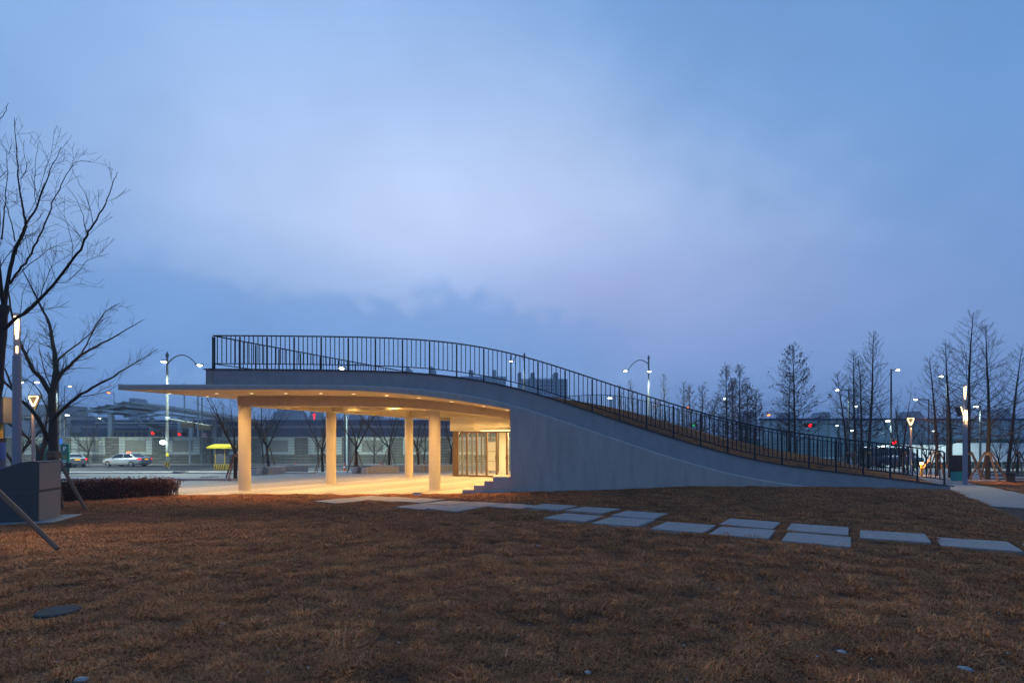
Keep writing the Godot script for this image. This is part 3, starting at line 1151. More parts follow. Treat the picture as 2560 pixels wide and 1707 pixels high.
func build_ground() -> void:
	var s := Shape.new()
	s.quad(Vector3(-1500, -0.62, 400), Vector3(1500, -0.62, 400), Vector3(1500, -0.62, -1800), Vector3(-1500, -0.62, -1800))
	struct("ground", s, M.earth).set_meta("label", "flat ground reaching the horizon")
	s = Shape.new()
	s.quad(Vector3(-150, -0.45, -44.5), Vector3(150, -0.45, -44.5), Vector3(150, -0.45, -62), Vector3(-150, -0.45, -62))
	struct("road", s, M.asphalt).set_meta("label", "grey asphalt road between plaza and stone wall")
	for k in 2:
		s = Shape.new()
		var z := -45.2 if k == 0 else -61.6
		s.quad(Vector3(-150, -0.446, z), Vector3(150, -0.446, z), Vector3(150, -0.446, z - 0.15), Vector3(-150, -0.446, z - 0.15))
		struct("road_marking", s, M.line_paint)
	s = Shape.new()
	for k in 40:
		var x := -100.0 + k * 5.0
		s.quad(Vector3(x, -0.446, -52.0), Vector3(x + 2.5, -0.446, -52.0), Vector3(x + 2.5, -0.446, -52.15), Vector3(x, -0.446, -52.15))
	struct("road_marking", s, M.line_paint)
	# far pavement under the stone wall
	s = Shape.new()
	s.at(Vector3(0, -0.4, -63.2), Vector3(300, 0.24, 2.4), 0.02)
	struct("pavement", s, M.paving_dark)
	# plaza: level round the pavilion, then falling gently to the kerb
	s = Shape.new()
	var prof := [Vector2(16.5, -0.012), Vector2(34, -0.012), Vector2(38, -0.08), Vector2(44.2, -0.31)]
	for k in 3:
		var a: Vector2 = prof[k]
		var b: Vector2 = prof[k + 1]
		s.quad(Vector3(-90, a.y, -a.x), Vector3(90, a.y, -a.x), Vector3(90, b.y, -b.x), Vector3(-90, b.y, -b.x))
	var plaza := struct("plaza", s, M.paving_dark)
	plaza.set_meta("label", "pale grey paved plaza round the pavilion")
	s = Shape.new()
	for k in 60:
		s.at(Vector3(-88.5 + k * 3.0, -0.4, -44.35), Vector3(2.97, 0.2, 0.3), 0.015)
	struct("kerb", s, M.planter)
	# long pavers in courses that follow the rear edge of the roof
	var u := Vector3(0.475, 0, -0.88)
	var n := Vector3(0.88, 0, 0.475)
	var turn := Basis(n, Vector3.UP, -u)
	var kinds: Array[ArrayMesh] = []
	for k in 2:
		s = Shape.new()
		s.box(Transform3D.IDENTITY, Vector3(0.592, 0.05, 1.79), 0.004)
		kinds.append(s.mesh())
	var tones := [M.paving, M.paving_light, M.paving_dark]
	var rest := Shape.new()
	var built := 0
	for course in range(-14, 27):
		for j in range(-4, 22):
			var p := Vector3(-10.0, 0, -21.0) + n * (course * 0.6) + u * (j * 1.8 + (0.9 if course % 2 else 0.0))
			var d := -p.z
			if d < 18.2 or d > 42.0 or p.x < -19.0 or p.x > 3.0 or absf(p.x) / d > 0.98 or (p.x > -4.1 and d > 31.0 + (-3.4 - p.x) * 0.55):
				continue
			if d > 33.5:
				continue
			p.y = -0.025 + rng.randf_range(-0.002, 0.003)
			if d < 28.5 and p.x > -13.5 and built < 300:
				obj("paver", kinds[0], tones[posmod(course * 5 + (course / 3), 3)], plaza, Transform3D(turn, p))
				built += 1
			else:
				rest.box(Transform3D(turn, p), Vector3(0.592, 0.05, 1.79), 0.0)
	var o := obj("paver_field", rest, M.paving, plaza)
	o.set_meta("kind", "stuff")
	# paved path on the right
	var d0 := Vector2(13.3, 13.6)
	var dir := Vector2(0.49, 0.872)
	s = Shape.new()
	for k in 30:
		var a := d0 + dir * (k * 0.6)
		var b := a + dir * 0.592
		var side := Vector2(dir.y, -dir.x) * 0.95
		var c := []
		for q: Vector2 in [a - side, a + side, b + side, b - side]:
			c.append(Vector3(q.x, maxf(lawn_y(q.x, q.y), 0.1) + 0.025, -q.y))
		s.quad(c[0], c[1], c[2], c[3])
		for e in 4:
			var f := (e + 1) % 4
			s.quad(c[f], c[e], c[e] - Vector3(0, 0.15, 0), c[f] - Vector3(0, 0.15, 0))
	struct("path", s, M.path).set_meta("label", "pale paved path passing the foot of the ramp")
	# raised ground on the right with planting beds and a lit border
	s = Shape.new()
	s.quad(Vector3(9, 0.07, -25.0), Vector3(75, 0.07, -25.0), Vector3(75, -0.02, -44.2), Vector3(9, -0.02, -44.2))
	struct("side_plaza", s, M.paving)
	s = Shape.new()
	s.at(Vector3(30, 0.11, -25.3), Vector3(19, 0.12, 0.22), 0.01)
	struct("border_kerb", s, M.planter)
	for k in 3:
		s = Shape.new()
		s.at(Vector3(33.0 + k * 3.0, 0.075, -27.0 - k * 4.2), Vector3(17.0, 0.03, 1.7), 0.01)
		struct("planting_bed", s, M.soil)


# ---------- trees ----------
func bough(p: Vector3, dir: Vector3, length: float, segs: int, wander: float, lift: float) -> PackedVector3Array:
	var out := PackedVector3Array([p])
	var d := dir.normalized()
	for k in segs:
		d = (d + Vector3(rng.randf_range(-1, 1), rng.randf_range(-1, 1) + lift, rng.randf_range(-1, 1)) * wander).normalized()
		p += d * length / segs
		out.append(p)
	return out


func taper(n: int, r0: float, r1: float) -> PackedFloat32Array:
	var out := PackedFloat32Array()
	for k in n:
		out.append(lerpf(r0, r1, float(k) / (n - 1)))
	return out


func along(path: PackedVector3Array, t: float) -> Vector3:
	var f := clampf(t, 0.0, 0.9999) * (path.size() - 1)
	return path[int(f)].lerp(path[int(f) + 1], f - int(f))


func sprout(s: Shape, path: PackedVector3Array, r0: float, r1: float, kids: int, size: float, spread: float, depth: int, lift := 0.35, thin := 0.0022, tips: Array = []) -> void:
	for k in kids:
		var t := rng.randf_range(0.14, 0.93)
		var p := along(path, t)
		var tangent := (along(path, minf(t + 0.05, 1.0)) - along(path, t - 0.06)).normalized()
		var axis := tangent.cross(Vector3(rng.randf_range(-1, 1), rng.randf_range(-1, 1), rng.randf_range(-1, 1))).normalized()
		if axis.length() < 0.5:
			continue
		var dir := tangent.rotated(axis, spread * rng.randf_range(0.5, 1.25))
		var length := size * rng.randf_range(0.5, 1.2) * (1.15 - 0.5 * t)
		var r := maxf(thin, lerpf(r0, r1, t) * 0.5)
		var sub := bough(p, dir, length, 4, 0.2, lift)
		s.tube(sub, taper(5, r, maxf(thin, r * 0.35)), 3, false)
		tips.append(sub[4])
		tips.append(sub[2])
		if depth > 0:
			sprout(s, sub, r, r * 0.35, clampi(int(kids * 0.4), 2, 3), size * 0.5, spread, depth - 1, lift, thin, tips)


func leaf_mesh(tips: Array, count: int, size: float, seed_: int) -> Shape:
	var r := RandomNumberGenerator.new()
	r.seed = seed_
	var s := Shape.new()
	s.tinted = true
	for k in count:
		var p: Vector3 = tips[r.randi() % tips.size()] + Vector3(r.randf_range(-1, 1), r.randf_range(-1, 0.4), r.randf_range(-1, 1)) * size
		var a := Basis.from_euler(Vector3(r.randf_range(-1.2, 1.2), r.randf() * TAU, r.randf_range(-0.8, 0.8)))
		var g := size * r.randf_range(0.6, 1.3)
		var v := r.randf_range(0.6, 1.3)
		s.tint = Color(0.1 * v, 0.045 * v, 0.03 * v)
		s.tri(p, p + a * Vector3(g * 0.4, g * 0.5, 0.1 * g), p + a * Vector3(0, g, 0))
		s.tri(p, p + a * Vector3(0, g, 0), p + a * Vector3(-g * 0.4, g * 0.5, 0.1 * g))
	return s


func add_stakes(o: Node3D, reach: float, high: float, trunk: float, turn: float, tie := true) -> void:
	for k in 4:
		var a := turn + TAU * k / 4 + rng.randf_range(-0.12, 0.12)
		var out := Vector3(cos(a), 0, sin(a))
		var s := Shape.new()
		s.rod(out * reach + Vector3(0, -0.05, 0), out * (trunk + 0.02) + Vector3(0, high, 0), 0.04, 0.036, 8)
		obj("stake", s, M.stake, o)
	if tie:
		var s := Shape.new()
		s.lathe(Transform3D(Basis.IDENTITY, Vector3(0, high - 0.1, 0)), [Vector2(trunk + 0.02, -0.05), Vector2(trunk + 0.032, 0.0), Vector2(trunk + 0.025, 0.06), Vector2(trunk, 0.08)], 12)
		obj("tie", s, M.jute, o)


# an upright tree with one leader and whorls of thin rising branches
func cone_tree(label: String, base: Vector3, h: float, seed_: int, wide := 0.2, leaves := 0, stakes := true, sparse := 1.0, group := "slim bare trees beyond the ramp") -> Node3D:
	rng.seed = seed_
	var o := thing("slim_tree", label, "tree", base, 0.0, group)
	var thin := maxf(0.0025, 0.0002 * -base.z)
	var r := 0.011 * h + 0.02
	var segs := 10
	var path := bough(Vector3(0, -0.1, 0), Vector3.UP, h, segs, 0.035, 0.3)
	var s := Shape.new()
	s.tube(path, taper(segs + 1, r, thin * 1.5), 8)
	obj("trunk", s, M.dark_bark, o)
	s = Shape.new()
	var tips := []
	var count := int(h * 9.0 * sparse)
	wide *= 1.65
	for k in count:
		var f := lerpf(0.24, 0.985, pow((k + rng.randf()) / count, 0.85))
		var p := along(path, f)
		var a := k * 2.399 + rng.randf_range(-0.4, 0.4)
		var el := lerpf(-0.05, 0.7, f) + rng.randf_range(-0.25, 0.25)
		var dir := Vector3(cos(a) * cos(el), sin(el), sin(a) * cos(el))
		var length := h * wide * pow(1.0 - f, 0.75) * rng.randf_range(0.6, 1.25) + 0.3
		var br := maxf(thin * 1.3, r * (1.0 - f) * 0.32)
		var b := bough(p, dir, length, 6, 0.19, 0.5)
		s.tube(b, taper(7, br, thin), 4, false)
		tips.append(b[6])
		sprout(s, b, br, thin, int(2 + length * 2.0), length * 0.5, 0.6, 0, 0.4, thin * 0.8, tips)
	obj("crown", s, M.twig, o)
	if leaves:
		obj("leaves", leaf_mesh(tips, int(leaves * 1.3), 0.14, seed_), M.leaf, o).set_meta("kind", "stuff")
	if stakes:
		add_stakes(o, 0.82, 1.35, r, rng.randf() * TAU)
	return o


# a young spreading tree, forking low
func vase_tree(label: String, base: Vector3, h: float, seed_: int, fork := 0.3, stakes := true, lean := 0.0, group := "young spreading street trees") -> Node3D:
	rng.seed = seed_
	var o := thing("spreading_tree", label, "tree", base, 0.0, group)
	var thin := maxf(0.0025, 0.00015 * -base.z)
	var r := 0.013 * h + 0.02
	var path := bough(Vector3(0, -0.1, 0), Vector3(lean, 1, 0), h * fork + 0.1, 5, 0.08, 0.2)
	var s := Shape.new()
	s.tube(path, taper(6, r * 1.15, r * 0.85), 8)
	obj("trunk", s, M.dark_bark, o)
	s = Shape.new()
	var limbs := 4
	for k in limbs:
		var a := k * TAU / limbs + rng.randf_range(-0.5, 0.5)
		var el := rng.randf_range(0.85, 1.25)
		var dir := Vector3(cos(a) * cos(el) + lean, sin(el), sin(a) * cos(el))
		var length := h * (1.0 - fork) * rng.randf_range(0.8, 1.08)
		var b := bough(along(path, 0.82 + 0.06 * k), dir, length, 7, 0.12, 0.35)
		var br := r * rng.randf_range(0.5, 0.72)
		s.tube(b, taper(8, br, thin), 6, false)
		sprout(s, b, br, thin, 9, length * 0.42, 0.62, 2 if -base.z < 40.0 else 1, 0.3, thin * 0.7)
	obj("crown", s, M.twig, o)
	if stakes:
		add_stakes(o, 0.62, 1.35, r, rng.randf() * TAU)
	return o


# limbs read off the photograph, each drifting towards or away from the camera as it grows
func limb_path(px: Array, d0: float, d1: float) -> PackedVector3Array:
	var raw := PackedVector3Array()
	var m := px.size() / 2
	for k in m:
		raw.append(pt(px[k * 2], px[k * 2 + 1], lerpf(d0, d1, float(k) / (m - 1))))
	var out := PackedVector3Array()
	for k in m - 1:
		for j in 3:
			var t := j / 3.0
			out.append(raw[k].cubic_interpolate(raw[k + 1], raw[maxi(k - 1, 0)], raw[mini(k + 2, m - 1)], t) + Vector3(rng.randf_range(-1, 1), rng.randf_range(-1, 1), rng.randf_range(-1, 1)) * 0.012)
	out.append(raw[m - 1])
	return out


func drawn_tree(o: Node3D, limbs: Array, kids: float, size: float) -> void:
	for l: Array in limbs:
		var path := limb_path(l[0], l[1], l[2])
		var s := Shape.new()
		s.tube(path, taper(path.size(), l[3], l[4]), 8 if l[3] > 0.03 else 5)
		var b := obj(l[5], s, M.bark if l[5] == "trunk" else M.dark_bark, o, Transform3D(Basis.IDENTITY, -o.position))
		if l[5] == "trunk":
			continue
		var length := 0.0
		for k in path.size() - 1:
			length += path[k].distance_to(path[k + 1])
		s = Shape.new()
		sprout(s, path, l[3] * 0.5, l[4], int(length * kids * l[6]), size, 0.7, 1, 0.25, 0.0024)
		if s.v.size():
			obj("twigs", s, M.twig, b).set_meta("kind", "stuff")


func build_near_trees() -> void:
	rng.seed = 77
	var o := thing("tree", "dark bare tree behind the granite block, trunk propped by a pole beside the hedge", "tree", on(148, 0.02, 14.6))
	drawn_tree(o, [
		[[148, 1280, 138, 1230, 132, 1178, 131, 1102, 130, 1038, 128, 984], 14.6, 14.6, 0.132, 0.082, "trunk", 0.0],
		[[127, 986, 105, 950, 84, 928, 66, 893, 51, 860, 33, 806, 22, 750, 15, 700], 14.6, 13.8, 0.062, 0.012, "branch", 1.0],
		[[129, 984, 135, 950, 138, 913, 135, 882, 130, 854, 122, 811, 97, 760, 72, 708, 50, 668], 14.6, 15.6, 0.08, 0.009, "branch", 1.0],
		[[131, 985, 139, 954, 153, 933, 175, 912, 199, 890, 240, 865, 281, 844, 332, 815, 360, 798], 14.6, 15.5, 0.06, 0.005, "branch", 1.2],
		[[199, 890, 212, 866, 225, 842, 245, 801, 268, 775, 299, 758], 15.0, 14.2, 0.022, 0.004, "branch", 1.3],
		[[137, 909, 150, 893, 166, 880, 200, 855, 232, 826, 255, 800, 280, 790], 14.7, 16.0, 0.03, 0.004, "branch", 1.2],
		[[133, 1050, 143, 1036, 153, 1025, 189, 995, 230, 969, 268, 949, 311, 923, 345, 903, 393, 872], 14.5, 13.5, 0.055, 0.005, "branch", 0.9],
		[[196, 992, 226, 988, 255, 982, 278, 972, 296, 961], 14.0, 13.9, 0.014, 0.003, "branch", 1.2],
		[[126, 1110, 112, 1083, 102, 1061, 77, 1025, 50, 1000, 33, 977, 0, 949, -40, 925], 14.6, 13.6, 0.06, 0.02, "branch", 0.6],
		[[120, 1032, 110, 1010, 102, 990, 87, 964, 66, 950, 46, 947, 20, 952], 14.6, 15.4, 0.02, 0.004, "branch", 1.0],
		[[33, 977, 24, 955, 15, 933, 6, 918, -2, 903, -12, 880], 13.8, 14.5, 0.03, 0.01, "branch", 0.7],
		[[125, 965, 116, 944, 108, 920, 98, 882, 97, 862, 118, 855, 135, 858], 14.6, 13.8, 0.014, 0.003, "branch", 1.0],
	], 6.0, 0.62)
	rng.seed = 5
	o = thing("tree", "tall bare tree at the left edge, its thin limbs fanning up into the sky", "tree", on(-150, 0.03, 9.4))
	drawn_tree(o, [
		[[-60, 1372, -38, 1200, -24, 1080, -10, 960, -1, 870, 5, 800, 9, 764], 9.4, 9.6, 0.0884, 0.075, "trunk", 0.0],
		[[8, 776, 19, 697, 34, 632, 58, 580, 63, 560, 57, 525, 48, 483, 42, 414, 38, 353, 35, 294], 9.6, 10.3, 0.034, 0.003, "branch", 0.7],
		[[34, 634, 50, 590, 65, 560, 92, 514, 111, 460, 130, 410, 152, 368], 9.8, 9.0, 0.02448, 0.003, "branch", 0.9],
		[[23, 709, 45, 675, 69, 647, 90, 605, 103, 575, 122, 533, 132, 498, 153, 464, 172, 426, 191, 403, 227, 405], 9.7, 10.8, 0.0204, 0.0025, "branch", 0.8],
		[[-4, 842, 14, 818, 38, 797, 69, 778, 115, 732, 168, 667, 199, 625, 214, 590, 233, 560, 255, 522, 268, 498, 283, 449, 294, 430], 9.6, 8.7, 0.0306, 0.0028, "branch", 0.8],
		[[231, 560, 227, 537, 222, 514, 207, 475, 184, 437, 173, 405], 9.0, 9.6, 0.00612, 0.0025, "branch", 0.5],
		[[216, 584, 210, 556, 203, 529, 180, 483, 163, 464], 9.0, 8.5, 0.00612, 0.0025, "branch", 0.5],
		[[180, 652, 178, 605, 168, 563, 152, 533, 134, 505], 9.1, 9.9, 0.00544, 0.0025, "branch", 0.4],
		[[3, 600, 8, 550, 13, 506, 16, 437, 13, 372], 9.5, 10.0, 0.0136, 0.003, "branch", 0.9],
		[[39, 604, 30, 570, 23, 537, 10, 507, -8, 472], 9.8, 9.3, 0.01088, 0.003, "branch", 0.8],
		[[8, 776, -2, 700, -8, 630, -4, 560, -12, 480, -20, 400], 9.6, 9.0, 0.0374, 0.02, "branch", 0.8],
		[[-30, 360, -14, 325, 0, 297, 12, 274, 20, 258], 9.0, 9.0, 0.00816, 0.003, "branch", 0.5],
		[[23, 709, 60, 672, 92, 646, 126, 621, 150, 615, 172, 611], 9.7, 9.2, 0.00816, 0.0025, "branch", 1.3],
		[[40, 795, 68, 770, 92, 751, 134, 709, 172, 701, 214, 655, 245, 643, 272, 634], 9.6, 10.2, 0.00952, 0.0025, "branch", 1.4],
		[[100, 740, 118, 690, 140, 655, 172, 640, 200, 600], 9.3, 9.9, 0.00544, 0.0025, "branch", 1.2],
		[[48, 483, 52, 450, 66, 420, 58, 380, 60, 350], 10.0, 9.5, 0.00476, 0.0025, "branch", 0.7],
		[[92, 514, 84, 470, 86, 430, 90, 390, 96, 354], 9.4, 9.8, 0.00544, 0.0025, "branch", 0.7],
		[[72, 640, 60, 560, 88, 500, 120, 400, 128, 372], 9.7, 9.5, 0.00476, 0.0025, "branch", 0.6],
	], 4.8, 0.6)
	# poles that prop the two trees
	var s := Shape.new()
	s.rod(pt(-45, 1190, 8.9), pt(143, 1372, 8.6), 0.042, 0.038, 10)
	tag(obj("prop_pole", s, M.stake), "thick brown wooden pole slanting across the granite block at the left edge", "pole")
	s = Shape.new()
	s.rod(pt(137, 1136, 14.45), pt(215, 1277, 14.2), 0.045, 0.04, 10)
	tag(obj("prop_pole", s, M.stake), "brown wooden pole leaning on the dark tree beside the hedge", "pole")
	s = Shape.new()
	s.rod(pt(124, 1140, 14.75), pt(110, 1200, 15.6), 0.045, 0.04, 10)
	tag(obj("prop_pole", s, M.stake), "short stretch of pole behind the dark tree's trunk, leaning away", "pole")
	s = Shape.new()
	s.lathe(Transform3D(Basis.IDENTITY, on(133, 1.5, 14.6)), [Vector2(0.14, -0.1), Vector2(0.165, -0.04), Vector2(0.15, 0.02), Vector2(0.165, 0.07), Vector2(0.135, 0.11)], 14)
	tag(obj("jute_tie", s, M.stake), "brown binding round the dark tree's trunk where the pole meets it", "binding")

	# hedge: twiggy stems with dead russet leaves
	rng.seed = 31
	o = thing("hedge", "low clipped hedge of russet dead leaves beside the lit paving", "hedge", Vector3(-12.6, 0.0, -17.0))
	var stems := Shape.new()
	var leaves := Shape.new()
	leaves.tinted = true
	for k in 1500:
		var t := rng.randf()
		var c := Vector3(lerpf(-15.2, -11.1, t), 0, -lerpf(15.0, 19.0, t))
		var half := 1.25 * sqrt(maxf(0.02, 1.0 - pow(2.0 * t - 1.0, 4.0)))
		c += Vector3(-0.7, 0, 0.72) * rng.randf_range(-1, 1) * half * -1.0
		if -c.z < 14.6 or c.x > 0.624 * c.z + rng.randf_range(-0.25, 0.1):
			continue
		var h := rng.randf_range(0.52, 0.72) * (0.72 + 0.28 * sin(PI * clampf(t, 0.12, 0.88)))
		var lean := Vector3(rng.randf_range(-0.16, 0.16), h, rng.randf_range(-0.16, 0.16))
		stems.rod(c, c + lean, 0.006, 0.003, 3)
		for j in 2:
			var q := c + lean * rng.randf_range(0.3, 0.7)
			stems.rod(q, q + Vector3(rng.randf_range(-0.14, 0.14), rng.randf_range(0.1, 0.22), rng.randf_range(-0.14, 0.14)), 0.004, 0.002, 3)
		for j in 22:
			var f := pow(rng.randf(), 0.55)
			var p := c + lean * f + Vector3(rng.randf_range(-0.1, 0.1), rng.randf_range(-0.03, 0.07), rng.randf_range(-0.1, 0.1))
			var a := Basis.from_euler(Vector3(rng.randf_range(-1.3, 1.3), rng.randf() * TAU, rng.randf_range(-1, 1)))
			var g := rng.randf_range(0.03, 0.06)
			var v := rng.randf_range(0.5, 1.35)
			leaves.tint = Color(0.16 * v, 0.055 * v, 0.032 * v)
			leaves.quad(p, p + a * Vector3(g * 0.45, g * 0.5, 0.12 * g), p + a * Vector3(0, g, 0), p + a * Vector3(-g * 0.45, g * 0.5, 0.12 * g))
	var shift := Transform3D(Basis.IDENTITY, -o.position)
	obj("stems", stems, M.twig, o, shift).set_meta("kind", "stuff")
	obj("foliage", leaves, M.leaf, o, shift).set_meta("kind", "stuff")


func build_far_trees() -> void:
	# right of the ramp: x in the photograph, distance, top, seed, width, leaves
	cone_tree("bare tree with four warm lit stakes right of the triangular black and teal board", on(2471, 0.12, 25.4), 7.4, 201, 0.2)
	cone_tree("tallest bare tree, straight behind the grey pole with lit panels", on(2424, 0.1, 27.5), 8.6, 202, 0.19)
	cone_tree("bare tree rising behind the left edge of the black and teal board", on(2377, 0.1, 29.0), 7.4, 203, 0.16, 0, false)
	cone_tree("bare twin topped tree standing left of the black and teal board", on(2343, 0.1, 31.0), 6.9, 204, 0.17)
	cone_tree("rightmost slim bare tree, in front of the white wall", on(2521, 0.1, 29.0), 7.0, 205, 0.19, 0, false)
	vase_tree("low forked tree with crossed stakes at the right edge before the white wall", on(2545, 0.1, 32.0), 3.2, 206, 0.32, true, 0.0, "low forked trees by the white wall")
	vase_tree("low forked tree between the staked trunks, against the white wall", on(2500, 0.05, 37.0), 2.9, 207, 0.3, false, 0.0, "low forked trees by the white wall")
	vase_tree("small forked tree behind the warm bollard light", on(2318, 0.05, 36.0), 3.0, 208, 0.3, false, 0.0, "low forked trees by the white wall")
	vase_tree("taller forked tree left of the triangular lamp at the ramp's foot", on(2261, 0.05, 35.0), 5.7, 209, 0.22, true, 0.0, "low forked trees by the white wall")
	cone_tree("bare tree with a pale band and lit stakes beside the dark blue van", on(2172, 0.0, 40.0), 10.2, 210, 0.17)
	cone_tree("thin bare tree left of the banded trunk by the van", on(2154, 0.0, 42.0), 8.6, 211, 0.15, 0, false)
	cone_tree("dark bare tree in the middle of the group behind the railing's lower half", on(2139, 0.0, 43.0), 9.4, 212, 0.15)
	cone_tree("leftmost of the bare group by the van, lamp arm across it", on(2121, 0.0, 39.0), 7.2, 213, 0.18)
	cone_tree("broad lone tree with a few brown leaves above the middle of the ramp", on(1988, -0.05, 40.0), 9.2, 214, 0.21, 420, true, 1.25)
	cone_tree("slender leader just left of the broad lone tree", on(1974, -0.05, 41.5), 7.6, 215, 0.12, 120, false)
	cone_tree("tall left tree of the leafy brown group above the ramp", on(1822, -0.3, 50.0), 9.6, 216, 0.15, 330, false)
	cone_tree("second trunk of the leafy brown group, tallest on its right", on(1850, -0.3, 51.0), 9.6, 217, 0.15, 420, false)
	cone_tree("short tree inside the leafy brown group, leaves crowded at the top", on(1834, -0.3, 53.0), 8.6, 218, 0.14, 420, false)
	cone_tree("leaning tree on the right of the leafy brown group", on(1868, -0.3, 52.0), 8.0, 219, 0.17, 420, false)
	cone_tree("rightmost low tree of the leafy brown group", on(1890, -0.3, 50.0), 7.2, 220, 0.17, 330, false)
	cone_tree("bare pole like tree right of the arched double lamp", on(1673, -0.3, 56.0), 9.7, 221, 0.08, 0, false, 0.6)
	cone_tree("thin bare tree second right of the arched double lamp", on(1708, -0.3, 57.0), 9.0, 222, 0.12, 0, false, 0.7)
	cone_tree("thin tree with scattered leaves, third right of the arched double lamp", on(1730, -0.3, 55.0), 8.2, 223, 0.16, 150, false, 0.8)
	cone_tree("thin tree with leaf tufts at its top, left of the leafy group", on(1753, -0.3, 54.0), 8.2, 224, 0.15, 200, false, 0.8)
	cone_tree("low leafy tree just left of the leafy group", on(1784, -0.3, 55.0), 6.8, 225, 0.18, 330, false, 0.8)
	cone_tree("faint sapling left of the arched double lamp, nearer the railing", on(1558, -0.3, 60.0), 9.0, 226, 0.1, 0, false, 0.6)
	cone_tree("faint sapling under the arch of the double lamp", on(1585, -0.3, 60.0), 9.6, 227, 0.1, 0, false, 0.6)
	cone_tree("low leafy sapling at the arched lamp's post", on(1642, -0.3, 57.0), 7.0, 228, 0.15, 240, false, 0.7)
	# plaza trees seen under the canopy
	vase_tree("staked tree half hidden by the leftmost column", on(588, 0.0, 27.6), 5.0, 301, 0.33)
	vase_tree("staked forked tree in the long planter right of the leftmost column", on(671, 0.25, 38.5), 5.7, 302, 0.28)
	vase_tree("staked tree peeping out on both sides of the second column", on(806, -0.1, 40.0), 5.6, 303, 0.3)
	vase_tree("staked tree standing between the two concrete planters", on(890, 0.0, 36.0), 5.4, 304, 0.34)
	vase_tree("staked tree just left of the third column", on(972, 0.2, 43.0), 5.8, 305, 0.26)
	vase_tree("staked tree between the third and fourth columns", on(1047, 0.0, 41.0), 5.4, 306, 0.3)
	vase_tree("staked tree left of the glazed doors", on(1126, 0.0, 46.0), 5.6, 307, 0.3)
	vase_tree("thin tree before the stone wall behind the silver taxi's bonnet", on(217, -0.28, 62.6), 5.6, 308, 0.25, false, 0.0, "thin trees along the stone wall")
	vase_tree("thin slanting tree before the stone wall behind the yellow booth", on(529, -0.28, 62.6), 4.4, 309, 0.35, false, 0.1, "thin trees along the stone wall")
	vase_tree("thin dark tree before the stone wall beside the planter tree", on(657, -0.28, 62.6), 6.4, 310, 0.4, false, 0.05, "thin trees along the stone wall")
	vase_tree("thin tree before the stone wall left of the second column", on(795, -0.28, 62.6), 5.6, 311, 0.35, false, 0.0, "thin trees along the stone wall")
	vase_tree("thin forked tree on the rough stone strip right of the second column", on(934, -0.28, 62.6), 4.6, 312, 0.25, false, 0.0, "thin trees along the stone wall")
	vase_tree("thin tree by the stone wall seen between the right columns", on(1058, -0.28, 62.6), 5.2, 313, 0.3, false, 0.05, "thin trees along the stone wall")
	vase_tree("warmly lit tree behind the triangular lamp at the left", on(90, -0.05, 23.6), 5.6, 314, 0.3, false, 0.0, "lit trees at the left")
	vase_tree("warmly lit tree at the left edge behind the grey pole", on(30, -0.05, 25.0), 5.2, 315, 0.22, false, 0.0, "lit trees at the left")


# ---------- lamps and signals ----------
func street_lamp(label: String, base: Vector3, h: float, arms: Array, group: String, bright: float, finial := true) -> Node3D:
	var o := thing("street_lamp", label, "street lamp", base, 0.0, group)
	var s := Shape.new()
	s.lathe(Transform3D.IDENTITY, [Vector2(0.17, 0.0), Vector2(0.17, 0.5), Vector2(0.13, 0.56), Vector2(0.075, h - 0.1), Vector2(0.0, h - 0.1)], 14)
	obj("post", s, M.pole, o)
	if finial:
		s = Shape.new()
		s.lathe(Transform3D.IDENTITY, [Vector2(0.09, h - 0.15), Vector2(0.13, h - 0.08), Vector2(0.13, h), Vector2(0.07, h + 0.08), Vector2(0.05, h + 0.2), Vector2(0.0, h + 0.28)], 12)
		obj("finial", s, M.pole, o)
	for a: Array in arms:                     # reach along x, reach along z, arch height, how far the lamp hangs below the top
		var end := Vector3(a[0], h - a[3], a[1])
		var start := Vector3(0, h - 0.75 if finial else h - 0.15, 0)
		var path := PackedVector3Array()
		for k in 13:
			var t := k / 12.0
			path.append(start.lerp(end, t) + Vector3(0, a[2] * 4.0 * t * (1.0 - t), 0))
		s = Shape.new()
		s.tube(path, taper(13, 0.05, 0.035), 7)
		obj("arm", s, M.pole, o)
		var out := Vector3(a[0], 0, a[1]).normalized()
		var turn := Basis(out, Vector3.UP, out.cross(Vector3.UP))
		s = Shape.new()
		s.box(Transform3D(turn, end + out * 0.22 + Vector3(0, 0.03, 0)), Vector3(0.62, 0.1, 0.26), 0.03)
		var head := obj("lamp_head", s, M.pole, o)
		s = Shape.new()
		s.lathe(Transform3D(turn, end + out * 0.24 + Vector3(0, -0.03, 0)), [Vector2(0.0, -0.09), Vector2(0.1, -0.075), Vector2(0.17, -0.03), Vector2(0.19, 0.02)], 14)
		obj("lens", s, M.lamp_white, head)
		if bright > 0.0:
			spot(base + end + out * 0.3 + Vector3(0, -0.16, 0), Vector3(out.x * 0.25, -1, out.z * 0.25 + 0.001), Color(0.92, 1.0, 0.93), bright, 84.0, 0.12, 0.35)
	return o


